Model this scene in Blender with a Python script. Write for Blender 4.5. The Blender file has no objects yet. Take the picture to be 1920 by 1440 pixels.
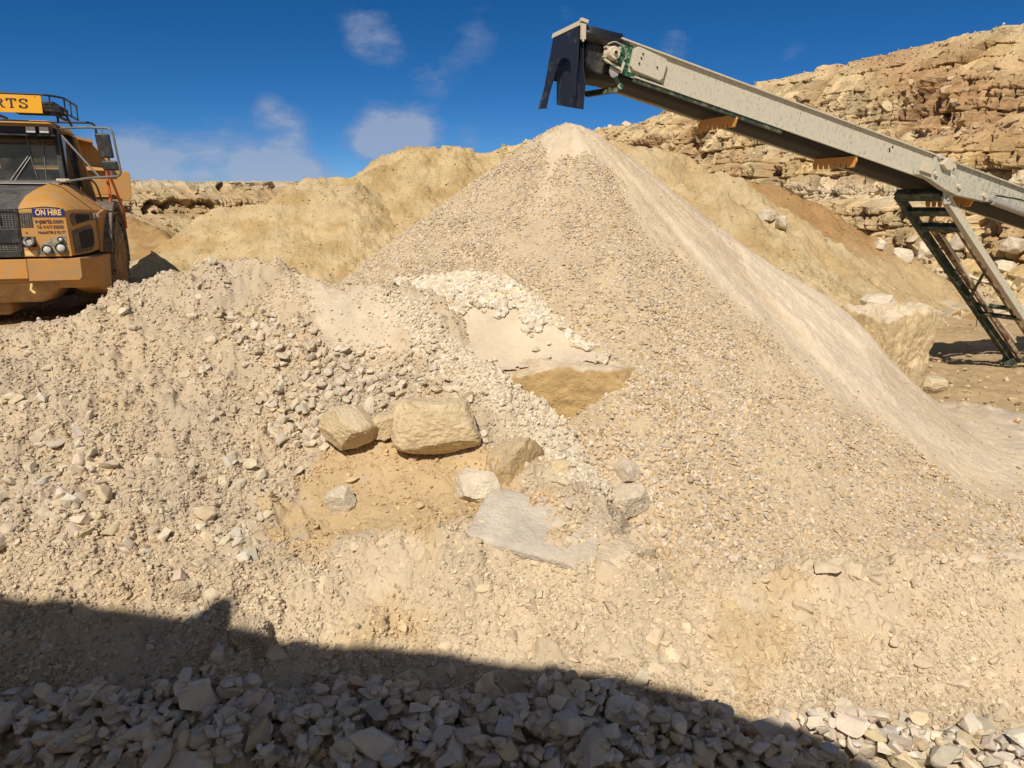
import bpy, bmesh, math, random
import numpy as np
from mathutils import Vector, Matrix

random.seed(7)
rng = np.random.default_rng(11)
R = math.radians
sc = bpy.context.scene
col = sc.collection

# ------------------------------------------------------------------ camera, sky, sun, exposure
FPX, PITCH, CAMZ = 1443.0, R(12.9), 2.0
cam_d = bpy.data.cameras.new("camera")
cam = bpy.data.objects.new("camera", cam_d)
col.objects.link(cam)
cam.location = (0, 0, CAMZ)
cam.rotation_euler = (R(90) - PITCH, 0, 0)
cam_d.sensor_width = 36
cam_d.lens = FPX / 1920 * 36
cam_d.clip_start = 0.05
cam_d.clip_end = 2000
sc.camera = cam

SUN_TRAVEL = Vector((0.184, 0.643, -0.743)).normalized()
SUN_EL = math.asin(-SUN_TRAVEL.z)
SUN_AZ = math.atan2(-SUN_TRAVEL.x, -SUN_TRAVEL.y)
sun_d = bpy.data.lights.new("sun", 'SUN')
sun_d.energy = 4.3
sun_d.angle = R(0.5)
sun_d.color = (1.0, 0.93, 0.82)
sun = bpy.data.objects.new("sun", sun_d)
col.objects.link(sun)
sun.rotation_euler = SUN_TRAVEL.to_track_quat('-Z', 'Y').to_euler()

sc.view_settings.view_transform = 'Standard'
sc.view_settings.look = 'None'
sc.view_settings.exposure = 0.14
sc.view_settings.gamma = 1.0
sc.cycles.max_bounces = 8
sc.cycles.diffuse_bounces = 5


def pix_dir(u, v):
    X, Y = (u - 960) / FPX, (720 - v) / FPX
    s, c = math.sin(PITCH), math.cos(PITCH)
    return np.array([X, c + Y * s, Y * c - s])


def at(u, v, t):
    """a point of the place, from where it shows in the photograph and how far it is"""
    return np.array([0, 0, CAMZ]) + pix_dir(u, v) * t


def build_world():
    w = bpy.data.worlds.new("World")
    sc.world = w
    w.use_nodes = True
    nt = w.node_tree
    N, L = nt.nodes, nt.links
    bg = N['Background']
    bg.inputs['Strength'].default_value = 0.078
    sky = N.new('ShaderNodeTexSky')
    sky.sky_type = 'NISHITA'
    sky.sun_disc = False
    sky.sun_elevation = SUN_EL
    sky.sun_rotation = SUN_AZ
    sky.altitude = 3000
    sky.air_density = 0.7
    sky.dust_density = 0.0
    sky.ozone_density = 6.0
    tc = N.new('ShaderNodeTexCoord')

    def math_(op, a, b=None):
        n = N.new('ShaderNodeMath')
        n.operation = op
        for i, q in enumerate((a, b)):
            if q is None:
                continue
            if isinstance(q, (int, float)):
                n.inputs[i].default_value = q
            else:
                L.new(q, n.inputs[i])
        return n.outputs[0]
    hs = N.new('ShaderNodeHueSaturation')
    hs.inputs['Saturation'].default_value = 1.24
    hs.inputs['Value'].default_value = 0.9
    L.new(sky.outputs[0], hs.inputs['Color'])
    ns = N.new('ShaderNodeTexNoise')
    ns.inputs['Scale'].default_value = 13.0
    ns.inputs['Detail'].default_value = 7.0
    ns.inputs['Roughness'].default_value = 0.66
    mp = N.new('ShaderNodeMapping')
    mp.inputs['Scale'].default_value = (1, 1, 2.2)
    L.new(tc.outputs['Generated'], mp.inputs[0])
    L.new(mp.outputs[0], ns.inputs['Vector'])
    # each cloud bank: a direction in the sky, a size and a density
    total, bright = None, None
    clouds = [(250, 305, .06, 0.68), (300, 315, .06, 0.65), (215, 290, .05, 0.50), (370, 322, .05, 0.61), (440, 318, .05, 0.58), (500, 326, .045, 0.90), (545, 314, .042, 1.45), (590, 325, .04, 0.80),
              (400, 270, .05, 0.36), (450, 285, .05, 0.40), (690, 272, .045, 0.90), (735, 252, .055, 1.4), (790, 246, .04, 1.00), (520, 222, .036, 0.5), (560, 238, .03, 0.45), (495, 205, .03, 0.3),
              (675, 45, .04, 0.37), (705, 75, .045, 0.46), (740, 85, .03, 0.32), (790, 160, .04, 0.32), (830, 140, .035, 0.27), (880, 100, .04, 0.24), (900, 30, .05, 0.22), (1270, 70, .035, 0.35), (1255, 95, .03, 0.32), (880, 262, .03, 0.55), (1485, 95, .03, 0.25), (1060, 35, .04, 0.22)]
    for u, v, sz, den in clouds:
        d = pix_dir(u, v)
        d = d / np.linalg.norm(d)
        vd = N.new('ShaderNodeVectorMath')
        vd.operation = 'DISTANCE'
        nrm = N.new('ShaderNodeVectorMath')
        nrm.operation = 'NORMALIZE'
        L.new(tc.outputs['Generated'], nrm.inputs[0])
        L.new(nrm.outputs[0], vd.inputs[0])
        vd.inputs[1].default_value = tuple(d)
        fall = math_('SUBTRACT', 1.0, math_('DIVIDE', vd.outputs['Value'], sz))
        fall = math_('MULTIPLY', math_('MAXIMUM', fall, 0.0), den)
        total = fall if total is None else math_('ADD', total, fall)
    m = math_('ADD', total, math_('MULTIPLY', math_('SUBTRACT', ns.outputs['Fac'], 0.5), 2.3))
    m = math_('MULTIPLY', m, math_('MINIMUM', math_('MULTIPLY', total, 3.0), 1.0))
    cr = N.new('ShaderNodeValToRGB')
    cr.color_ramp.elements[0].position = 0.08
    cr.color_ramp.elements[0].color = (0, 0, 0, 1)
    cr.color_ramp.elements[1].position = 1.0
    cr.color_ramp.elements[1].color = (.72, .72, .72, 1)
    L.new(m, cr.inputs[0])
    mix = N.new('ShaderNodeMix')
    mix.data_type = 'RGBA'
    L.new(cr.outputs[0], mix.inputs['Factor'])
    L.new(hs.outputs[0], mix.inputs['A'])
    cc = N.new('ShaderNodeValToRGB')
    cc.color_ramp.elements[0].position = .35
    cc.color_ramp.elements[0].color = (.24, .31, .48, 1)
    cc.color_ramp.elements[1].position = 1.0
    cc.color_ramp.elements[1].color = (.38, .44, .57, 1)
    L.new(m, cc.inputs[0])
    csc = N.new('ShaderNodeVectorMath')
    csc.operation = 'SCALE'
    L.new(cc.outputs[0], csc.inputs[0])
    csc.inputs['Scale'].default_value = 11.0
    L.new(csc.outputs[0], mix.inputs['B'])
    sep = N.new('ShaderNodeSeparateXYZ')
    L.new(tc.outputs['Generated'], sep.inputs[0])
    n3 = N.new('ShaderNodeTexNoise')  # unseen white clouds behind the camera, added to fill the shade with neutral light
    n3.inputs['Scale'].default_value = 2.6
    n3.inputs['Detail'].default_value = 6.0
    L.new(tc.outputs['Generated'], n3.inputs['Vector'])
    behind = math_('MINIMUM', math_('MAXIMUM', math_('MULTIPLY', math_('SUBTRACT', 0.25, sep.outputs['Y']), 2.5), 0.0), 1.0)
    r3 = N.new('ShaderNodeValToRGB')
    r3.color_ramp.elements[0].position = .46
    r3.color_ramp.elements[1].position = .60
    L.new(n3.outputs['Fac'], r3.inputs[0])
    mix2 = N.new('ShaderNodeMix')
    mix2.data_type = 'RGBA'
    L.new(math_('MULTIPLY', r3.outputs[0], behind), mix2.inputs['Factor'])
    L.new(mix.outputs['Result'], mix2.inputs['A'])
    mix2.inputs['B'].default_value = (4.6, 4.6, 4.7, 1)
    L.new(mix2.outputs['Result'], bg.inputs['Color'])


build_world()

# ------------------------------------------------------------------ noise (vectorised)
_perm = np.random.default_rng(5).permutation(256)
_perm = np.concatenate([_perm, _perm, _perm])
_g2 = np.array([[math.cos(a), math.sin(a)] for a in np.linspace(0, 2 * math.pi, 256, endpoint=False)])
_g3 = np.random.default_rng(6).normal(size=(256, 3))
_g3 /= np.linalg.norm(_g3, axis=1)[:, None]


def perlin2(x, y, seed=0):
    xi, yi = np.floor(x).astype(np.int64), np.floor(y).astype(np.int64)
    xf, yf = x - xi, y - yi
    xi, yi = (xi + seed * 17) & 255, (yi + seed * 31) & 255
    u, v = xf * xf * xf * (xf * (xf * 6 - 15) + 10), yf * yf * yf * (yf * (yf * 6 - 15) + 10)

    def g(ix, iy, dx, dy):
        h = _g2[_perm[_perm[ix & 255] + (iy & 255)]]
        return h[..., 0] * dx + h[..., 1] * dy
    a = g(xi, yi, xf, yf)
    b = g(xi + 1, yi, xf - 1, yf)
    c = g(xi, yi + 1, xf, yf - 1)
    d = g(xi + 1, yi + 1, xf - 1, yf - 1)
    return (a + u * (b - a)) * (1 - v) + (c + u * (d - c)) * v


def fbm2(x, y, octv=4, seed=0, gain=0.5):
    s, a = 0, 1.0
    for o in range(octv):
        s = s + a * perlin2(x, y, seed + o)
        x, y, a = x * 2.03, y * 2.03, a * gain
    return s


def perlin3(p, seed=0):
    i = np.floor(p).astype(np.int64)
    f = p - i
    i = (i + seed * 13) & 255
    w = f * f * f * (f * (f * 6 - 15) + 10)
    s = 0
    for dx in (0, 1):
        for dy in (0, 1):
            for dz in (0, 1):
                h = _g3[_perm[_perm[_perm[(i[:, 0] + dx) & 255] + ((i[:, 1] + dy) & 255)] + ((i[:, 2] + dz) & 255)]]
                dot = h[:, 0] * (f[:, 0] - dx) + h[:, 1] * (f[:, 1] - dy) + h[:, 2] * (f[:, 2] - dz)
                wt = (w[:, 0] if dx else 1 - w[:, 0]) * (w[:, 1] if dy else 1 - w[:, 1]) * (w[:, 2] if dz else 1 - w[:, 2])
                s = s + dot * wt
    return s


def fbm3(p, octv=4, seed=0, gain=0.5):
    s, a = 0, 1.0
    for o in range(octv):
        s = s + a * perlin3(p, seed + o)
        p, a = p * 2.03, a * gain
    return s


def hash2(ix, iy, k):
    h = (ix * 374761393 + iy * 668265263 + k * 2147483647 + 1013904223) & 0xFFFFFFFF
    h = ((h ^ (h >> 13)) * 1274126177) & 0xFFFFFFFF
    return ((h ^ (h >> 16)) & 0xFFFFFF) / float(0xFFFFFF)


def lumps(x, y, cell, presence, seed=0):
    """rounded and broken clods half sunk in the ground, one at most per cell"""
    gx, gy = np.floor(x / cell).astype(np.int64), np.floor(y / cell).astype(np.int64)
    out = np.zeros_like(x)
    for dx in (-1, 0, 1):
        for dy in (-1, 0, 1):
            ix, iy = gx + dx, gy + dy
            cx = (ix + hash2(ix, iy, seed)) * cell
            cy = (iy + hash2(ix, iy, seed + 1)) * cell
            rad = cell * (0.22 + 0.4 * hash2(ix, iy, seed + 2) ** 2)
            ang = hash2(ix, iy, seed + 3) * 6.283
            q = 0.55 + 0.45 * hash2(ix, iy, seed + 4)
            ca, sa = np.cos(ang), np.sin(ang)
            rx, ry = (x - cx) * ca + (y - cy) * sa, (-(x - cx) * sa + (y - cy) * ca) / q
            d2 = np.maximum(np.abs(rx), np.abs(ry) * .9) * .5 + np.sqrt(rx * rx + ry * ry) * .5
            hgt = np.sqrt(np.clip(1 - (d2 / rad) ** 2, 0, None)) * rad * 0.62
            on = hash2(ix, iy, seed + 5) < presence
            out = np.maximum(out, np.where(on, hgt, 0))
    return out


# ------------------------------------------------------------------ materials
def new_mat(name):
    m = bpy.data.materials.new(name)
    m.use_nodes = True
    nt = m.node_tree
    return m, nt, nt.nodes, nt.links, nt.nodes['Principled BSDF']


def earth_mat(name, base=None, bump_scale=60.0, bump=0.5, bump_dist=0.01, mottle=0.25, mottle_scale=3.0, second=None, second_scale=2.0, rough=0.95, fine=220.0):
    """stone and soil: its own colour (or the tint stored on the mesh), broken up by noise at several sizes, with a bumpy grain"""
    m, nt, N, L, P = new_mat(name)
    P.inputs['Roughness'].default_value = rough
    P.inputs['Specular IOR Level'].default_value = 0.15
    tc = N.new('ShaderNodeTexCoord')
    geo = N.new('ShaderNodeNewGeometry')
    if base is None:
        at_ = N.new('ShaderNodeAttribute')
        at_.attribute_name = 'tint'
        c = at_.outputs['Color']
    else:
        rgb = N.new('ShaderNodeRGB')
        rgb.outputs[0].default_value = (*base, 1)
        c = rgb.outputs[0]
    if second is not None:
        n2 = N.new('ShaderNodeTexNoise')
        n2.inputs['Scale'].default_value = second_scale
        n2.inputs['Detail'].default_value = 5
        n2.inputs['Roughness'].default_value = .65
        L.new(tc.outputs['Object'], n2.inputs['Vector'])
        rp = N.new('ShaderNodeValToRGB')
        rp.color_ramp.elements[0].position = .42
        rp.color_ramp.elements[1].position = .62
        L.new(n2.outputs['Fac'], rp.inputs[0])
        mx = N.new('ShaderNodeMix')
        mx.data_type = 'RGBA'
        L.new(rp.outputs[0], mx.inputs['Factor'])
        L.new(c, mx.inputs['A'])
        mx.inputs['B'].default_value = (*second, 1)
        c = mx.outputs['Result']
    n = N.new('ShaderNodeTexNoise')
    n.inputs['Scale'].default_value = mottle_scale
    n.inputs['Detail'].default_value = 8
    n.inputs['Roughness'].default_value = .7
    L.new(geo.outputs['Position'], n.inputs['Vector'])
    mr = N.new('ShaderNodeMapRange')
    mr.inputs['From Min'].default_value = .25
    mr.inputs['From Max'].default_value = .75
    mr.inputs['To Min'].default_value = 1 - mottle
    mr.inputs['To Max'].default_value = 1 + mottle
    L.new(n.outputs['Fac'], mr.inputs['Value'])
    nf = N.new('ShaderNodeTexNoise')
    nf.inputs['Scale'].default_value = fine
    nf.inputs['Detail'].default_value = 3
    L.new(geo.outputs['Position'], nf.inputs['Vector'])
    mf = N.new('ShaderNodeMapRange')
    mf.inputs['From Min'].default_value = .3
    mf.inputs['From Max'].default_value = .7
    mf.inputs['To Min'].default_value = .9
    mf.inputs['To Max'].default_value = 1.1
    L.new(nf.outputs['Fac'], mf.inputs['Value'])
    mm = N.new('ShaderNodeMath')
    mm.operation = 'MULTIPLY'
    L.new(mr.outputs[0], mm.inputs[0])
    L.new(mf.outputs[0], mm.inputs[1])
    vm = N.new('ShaderNodeVectorMath')
    vm.operation = 'SCALE'
    L.new(c, vm.inputs[0])
    L.new(mm.outputs[0], vm.inputs['Scale'])
    L.new(vm.outputs[0], P.inputs['Base Color'])
    nb = N.new('ShaderNodeTexNoise')
    nb.inputs['Scale'].default_value = bump_scale
    nb.inputs['Detail'].default_value = 6
    nb.inputs['Roughness'].default_value = .65
    L.new(geo.outputs['Position'], nb.inputs['Vector'])
    b = N.new('ShaderNodeBump')
    b.inputs['Strength'].default_value = bump
    b.inputs['Distance'].default_value = bump_dist
    L.new(nb.outputs['Fac'], b.inputs['Height'])
    L.new(b.outputs[0], P.inputs['Normal'])
    return m


def paint_mat(name, base, rough=0.5, metal=0.0, dust=None, dust_lo=.5, dust_hi=.7, dust_scale=4.0, stretch=(1, 1, 1), bump=0.0, spec=.4):
    """painted steel, rubber, plastic: a coat of dust or dirt lies over it in patches"""
    m, nt, N, L, P = new_mat(name)
    P.inputs['Roughness'].default_value = rough
    P.inputs['Metallic'].default_value = metal
    P.inputs['Specular IOR Level'].default_value = spec
    tc = N.new('ShaderNodeTexCoord')
    mp = N.new('ShaderNodeMapping')
    mp.inputs['Scale'].default_value = stretch
    L.new(tc.outputs['Object'], mp.inputs[0])
    n = N.new('ShaderNodeTexNoise')
    n.inputs['Scale'].default_value = dust_scale
    n.inputs['Detail'].default_value = 9
    n.inputs['Roughness'].default_value = .72
    L.new(mp.outputs[0], n.inputs['Vector'])
    if dust is not None:
        rp = N.new('ShaderNodeValToRGB')
        rp.color_ramp.elements[0].position = dust_lo
        rp.color_ramp.elements[1].position = dust_hi
        L.new(n.outputs['Fac'], rp.inputs[0])
        mx = N.new('ShaderNodeMix')
        mx.data_type = 'RGBA'
        L.new(rp.outputs[0], mx.inputs['Factor'])
        mx.inputs['A'].default_value = (*base, 1)
        mx.inputs['B'].default_value = (*dust, 1)
        L.new(mx.outputs['Result'], P.inputs['Base Color'])
        mr = N.new('ShaderNodeMapRange')
        mr.inputs['To Min'].default_value = rough
        mr.inputs['To Max'].default_value = .95
        L.new(rp.outputs[0], mr.inputs['Value'])
        L.new(mr.outputs[0], P.inputs['Roughness'])
    else:
        P.inputs['Base Color'].default_value = (*base, 1)
    if bump:
        b = N.new('ShaderNodeBump')
        b.inputs['Strength'].default_value = bump
        b.inputs['Distance'].default_value = .01
        L.new(n.outputs['Fac'], b.inputs['Height'])
        L.new(b.outputs[0], P.inputs['Normal'])
    return m


def glass_mat(name, tint=(.75, .82, .82)):
    m, nt, N, L, P = new_mat(name)
    N.remove(P)
    tr = N.new('ShaderNodeBsdfTransparent')
    tr.inputs[0].default_value = (*tint, 1)
    gl = N.new('ShaderNodeBsdfGlossy')
    gl.inputs['Roughness'].default_value = .05
    gl.inputs['Color'].default_value = (.9, .9, .9, 1)
    df = N.new('ShaderNodeBsdfDiffuse')
    df.inputs[0].default_value = (.45, .4, .32, 1)
    fr = N.new('ShaderNodeFresnel')
    fr.inputs[0].default_value = 1.5
    mx = N.new('ShaderNodeMixShader')
    L.new(fr.outputs[0], mx.inputs[0])
    L.new(tr.outputs[0], mx.inputs[1])
    L.new(gl.outputs[0], mx.inputs[2])
    tc = N.new('ShaderNodeTexCoord')
    n = N.new('ShaderNodeTexNoise')
    n.inputs['Scale'].default_value = 3
    n.inputs['Detail'].default_value = 6
    L.new(tc.outputs['Object'], n.inputs['Vector'])
    mr = N.new('ShaderNodeMapRange')
    mr.inputs['From Min'].default_value = .4
    mr.inputs['From Max'].default_value = .8
    mr.inputs['To Min'].default_value = .03
    mr.inputs['To Max'].default_value = .22
    L.new(n.outputs['Fac'], mr.inputs['Value'])
    m2 = N.new('ShaderNodeMixShader')
    L.new(mr.outputs[0], m2.inputs[0])
    L.new(mx.outputs[0], m2.inputs[1])
    L.new(df.outputs[0], m2.inputs[2])
    L.new(m2.outputs[0], N['Material Output'].inputs['Surface'])
    return m


DIRT = np.array([.50, .40, .275])
DUST = np.array([.615, .505, .365])
FLOOR = np.array([.52, .37, .195])
GRAVEL = np.array([.50, .37, .20])
PALE = np.array([.62, .53, .395])
TAN = np.array([.53, .39, .20])
BROWN = np.array([.29, .175, .075])

M = {}
M['soil'] = earth_mat('soil', bump_scale=70, bump=.7, bump_dist=.012, mottle=.2, mottle_scale=2.2)
M['stone'] = earth_mat('crushed_stone', bump_scale=90, bump=.35, bump_dist=.006, mottle=.16, mottle_scale=25)
M['far_soil'] = earth_mat('far_soil', bump_scale=14, bump=.9, bump_dist=.06, mottle=.22, mottle_scale=1.3, fine=30)
M['cliff'] = earth_mat('cliff_rock', bump_scale=9, bump=.7, bump_dist=.08, mottle=.22, mottle_scale=1.6, fine=14)
M['boulder'] = earth_mat('boulder_rock', bump_scale=45, bump=.8, bump_dist=.02, mottle=.26, mottle_scale=7)
M['grey_rock'] = earth_mat('foreground_rock', bump_scale=70, bump=.35, bump_dist=.008, mottle=.16, mottle_scale=14)


# ------------------------------------------------------------------ mesh helpers
def tag(o, label=None, cat=None, group=None, kind=None):
    if label:
        o['label'] = label
    if cat:
        o['category'] = cat
    if group:
        o['group'] = group
    if kind:
        o['kind'] = kind
    return o


def empty(name, loc=(0, 0, 0), rz=0.0, parent=None):
    o = bpy.data.objects.new(name, None)
    o.empty_display_size = .2
    o.location = loc
    o.rotation_euler = (0, 0, rz)
    o.parent = parent
    col.objects.link(o)
    return o


def np_mesh(name, V, F, tint=None, smooth=False):
    me = bpy.data.meshes.new(name)
    V = np.ascontiguousarray(V, dtype=np.float32)
    F = np.ascontiguousarray(F, dtype=np.int32)
    k = F.shape[1]
    me.vertices.add(len(V))
    me.vertices.foreach_set('co', V.ravel())
    me.loops.add(F.size)
    me.loops.foreach_set('vertex_index', F.ravel())
    me.polygons.add(len(F))
    me.polygons.foreach_set('loop_start', np.arange(0, F.size, k, dtype=np.int32))
    me.polygons.foreach_set('use_smooth', np.full(len(F), bool(smooth)))
    if tint is not None:
        a = me.attributes.new('tint', 'FLOAT_COLOR', 'POINT')
        t = np.ones((len(V), 4), dtype=np.float32)
        t[:, :3] = tint
        a.data.foreach_set('color', t.ravel())
    me.update(calc_edges=True)
    return me


def np_obj(name, V, F, mat, tint=None, smooth=False, parent=None):
    me = np_mesh(name, V, F, tint, smooth)
    me.materials.append(mat)
    o = bpy.data.objects.new(name, me)
    o.parent = parent
    col.objects.link(o)
    return o


class MB:
    """collects boxes, bars, tubes and plates and links them as ONE mesh object"""

    def __init__(s):
        s.v, s.f, s.sm = [], [], []

    def add(s, vs, fs, smooth=False):
        b = len(s.v)
        s.v += [tuple(float(q) for q in p) for p in vs]
        s.f += [tuple(b + i for i in f) for f in fs]
        s.sm += [smooth] * len(fs)
        return s

    def hexa(s, p):
        return s.add(p, [(0, 3, 2, 1), (4, 5, 6, 7), (0, 1, 5, 4), (1, 2, 6, 5), (2, 3, 7, 6), (3, 0, 4, 7)])

    def box(s, x0, x1, y0, y1, z0, z1):
        return s.hexa([(x0, y0, z0), (x1, y0, z0), (x1, y1, z0), (x0, y1, z0), (x0, y0, z1), (x1, y0, z1), (x1, y1, z1), (x0, y1, z1)])

    def prism(s, poly, fn, a, b):
        """poly of (p, q); fn(p, q, depth) gives the point; from depth a to depth b"""
        n = len(poly)
        vs = [fn(p, q, a) for p, q in poly] + [fn(p, q, b) for p, q in poly]
        fs = [tuple(range(n)), tuple(range(2 * n - 1, n - 1, -1))] + [(i, i + n, (i + 1) % n + n, (i + 1) % n) for i in range(n)]
        return s.add(vs, fs)

    def bar(s, p0, p1, w, h, up=(0, 0, 1)):
        p0, p1 = Vector(p0), Vector(p1)
        d = (p1 - p0).normalized()
        side = d.cross(Vector(up))
        if side.length < 1e-4:
            side = d.cross(Vector((1, 0, 0)))
        side.normalize()
        u = side.cross(d)
        q = []
        for p in (p0, p1):
            for a, b in ((-1, -1), (1, -1), (1, 1), (-1, 1)):
                q.append(p + side * (a * w / 2) + u * (b * h / 2))
        return s.add(q, [(3, 2, 1, 0), (4, 5, 6, 7), (0, 1, 5, 4), (1, 2, 6, 5), (2, 3, 7, 6), (3, 0, 4, 7)])

    def tube(s, path, r, n=8):
        path = [Vector(p) for p in path]
        rings, prev = [], None
        for i, p in enumerate(path):
            d = (path[min(i + 1, len(path) - 1)] - path[max(i - 1, 0)]).normalized()
            if prev is None:
                a = d.cross(Vector((0, 0, 1)))
                if a.length < 1e-3:
                    a = d.cross(Vector((1, 0, 0)))
                a.normalize()
            else:
                a = (prev - d * prev.dot(d)).normalized()
            prev = a
            b = d.cross(a)
            rr = r[i] if isinstance(r, (list, tuple)) else r
            rings.append([p + (a * math.cos(k * 2 * math.pi / n) + b * math.sin(k * 2 * math.pi / n)) * rr for k in range(n)])
        vs = [q for rg in rings for q in rg]
        fs = []
        for i in range(len(path) - 1):
            for k in range(n):
                fs.append((i * n + k, i * n + (k + 1) % n, (i + 1) * n + (k + 1) % n, (i + 1) * n + k))
        b0 = len(s.v)
        s.add(vs, fs, True)
        s.f += [tuple(b0 + k for k in range(n - 1, -1, -1)), tuple(b0 + (len(path) - 1) * n + k for k in range(n))]
        s.sm += [False, False]
        return s

    def lathe(s, prof, origin, axis, n=24):
        """prof of (along, radius) turned about axis through origin"""
        o, ax = Vector(origin), Vector(axis).normalized()
        a = ax.cross(Vector((0, 0, 1)))
        if a.length < 1e-3:
            a = ax.cross(Vector((1, 0, 0)))
        a.normalize()
        b = ax.cross(a)
        vs, fs = [], []
        for al, r in prof:
            for k in range(n):
                t = k * 2 * math.pi / n
                vs.append(o + ax * al + (a * math.cos(t) + b * math.sin(t)) * max(r, 1e-4))
        for i in range(len(prof) - 1):
            for k in range(n):
                fs.append((i * n + k, i * n + (k + 1) % n, (i + 1) * n + (k + 1) % n, (i + 1) * n + k))
        return s.add(vs, fs, True)

    def build(s, name, mat, parent=None, bevel=0.0):
        me = bpy.data.meshes.new(name)
        me.from_pydata(s.v, [], s.f)
        me.polygons.foreach_set('use_smooth', s.sm)
        bm = bmesh.new()
        bm.from_mesh(me)
        bmesh.ops.recalc_face_normals(bm, faces=bm.faces)
        bm.to_mesh(me)
        bm.free()
        me.materials.append(mat)
        o = bpy.data.objects.new(name, me)
        o.parent = parent
        col.objects.link(o)
        if bevel:
            md = o.modifiers.new('bevel', 'BEVEL')
            md.width = bevel
            md.segments = 2
            md.limit_method = 'ANGLE'
        if any(s.sm):
            try:
                me.set_sharp_from_angle(angle=R(40))
            except Exception:
                pass
        return o


def smooth_path(pts, k=5):
    """rounds the corners of a bent tube"""
    pts = [Vector(p) for p in pts]
    out = [pts[0]]
    for i in range(1, len(pts) - 1):
        a, b, c = pts[i - 1], pts[i], pts[i + 1]
        r = min((a - b).length, (c - b).length, .25) * .45
        p, q = b + (a - b).normalized() * r, b + (c - b).normalized() * r
        for j in range(k + 1):
            t = j / k
            out.append(p * (1 - t) ** 2 + b * 2 * t * (1 - t) + q * t * t)
    out.append(pts[-1])
    return out


# ------------------------------------------------------------------ the shape of the place
def rbf(points, c=0.3):
    P = np.array(points, float)
    xy, z = P[:, :2], P[:, 2]
    n = len(P)
    D = np.sqrt(((xy[:, None] - xy[None]) ** 2).sum(-1) + c * c)
    A = np.zeros((n + 3, n + 3))
    A[:n, :n] = D - np.eye(n) * 0.03
    A[:n, n], A[:n, n + 1:] = 1, xy
    A[n, :n], A[n + 1:, :n] = 1, xy.T
    w = np.linalg.solve(A, np.concatenate([z, [0, 0, 0]]))

    def H(x, y):
        s = w[n] + w[n + 1] * x + w[n + 2] * y
        for i in range(n):
            s = s + w[i] * np.sqrt((x - xy[i, 0]) ** 2 + (y - xy[i, 1]) ** 2 + c * c)
        return s
    return H


CREST = [(-250, 680, 5.6), (-100, 655, 5.8), (0, 632, 6.0), (90, 618, 6.2), (170, 575, 6.5), (260, 535, 6.6), (370, 502, 6.7), (480, 495, 6.8), (560, 516, 6.7), (640, 532, 6.5),
         (710, 535, 6.4), (780, 530, 6.3), (830, 545, 6.2)]
NEAR = CREST + [
    (-500, 1440, 3.3), (0, 1440, 3.25), (480, 1440, 3.24), (960, 1440, 3.24), (1440, 1440, 3.24), (1920, 1440, 3.24), (2400, 1440, 3.3),
    (-300, 1275, 3.6), (0, 1275, 3.56), (300, 1280, 3.55), (480, 1290, 3.56), (700, 1275, 3.62), (960, 1270, 3.65), (1400, 1310, 3.56), (1920, 1385, 3.44), (2300, 1400, 3.45),
    (0, 800, 5.0), (0, 1000, 4.2), (0, 1150, 3.77), (-250, 900, 4.6), (150, 900, 4.62), (150, 720, 5.45),
    (300, 700, 5.75), (300, 900, 4.7), (300, 1050, 4.13), (300, 1180, 3.76), (430, 800, 5.2), (430, 1000, 4.35), (430, 600, 6.3), (250, 600, 6.2),
    (540, 660, 5.9), (520, 950, 4.6), (480, 1200, 3.72), (620, 650, 5.95), (700, 650, 5.85), (800, 650, 5.8),
    (600, 850, 5.12), (700, 870, 4.92), (600, 1000, 4.5), (850, 930, 4.65), (750, 960, 4.57), (820, 830, 5.06), (650, 790, 5.3),
    (900, 700, 5.6), (1000, 800, 5.2), (1075, 795, 5.22), (1100, 880, 4.85), (1180, 930, 4.62), (1000, 950, 4.5), (850, 605, 5.98), (865, 662, 5.75), (940, 697, 5.5), (1000, 742, 5.38),
    (560, 1045, 4.2), (640, 1012, 4.24), (750, 992, 4.27), (900, 1000, 4.25), (1050, 1020, 4.2), (1200, 1055, 4.1), (1400, 1060, 4.1), (1600, 1055, 4.12), (1750, 1050, 4.12), (1920, 1045, 4.15), (2150, 1040, 4.2),
    (560, 1130, 3.95), (700, 1150, 3.92), (1000, 1150, 3.92), (1000, 1210, 3.78), (1400, 1200, 3.82), (1700, 1200, 3.82), (1900, 1200, 3.84), (700, 1210, 3.8)]
near_pts = [at(*q) for q in NEAR]
for q in CREST:                                      # the far side of the heap falls away
    p = at(*q)
    d = p[:2] / np.linalg.norm(p[:2])
    near_pts += [np.array([*(p[:2] + d * .9), p[2] - .62]), np.array([*(p[:2] + d * 2.0), p[2] - 1.5])]
near_pts += [np.array([x_, y_, -.9]) for x_, y_ in ((1.6, 5.2), (2.6, 5.6), (1.7, 6.4), (3.6, 5.0))]
for u in (1200, 1400, 1600, 1750, 1920, 2150):       # and so does that of the low bank on the right
    p = at(u, 1055, 4.12)
    d = p[:2] / np.linalg.norm(p[:2])
    near_pts += [np.array([*(p[:2] + d * .5), p[2] - .38]), np.array([*(p[:2] + d * 1.4), p[2] - 1.0])]
for u, v, t, dz in ((960, 660, 5.7, .25), (1030, 700, 5.5, .35), (1100, 740, 5.4, .45), (1100, 660, 5.8, .6), (1000, 610, 6.0, .5), (930, 600, 6.1, .3), (960, 540, 6.3, .7)):
    p = at(u, v, t)                                  # hollow in front of the buried block
    near_pts.append(np.array([p[0], p[1], p[2] - dz]))
near_raw = rbf(near_pts)
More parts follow.
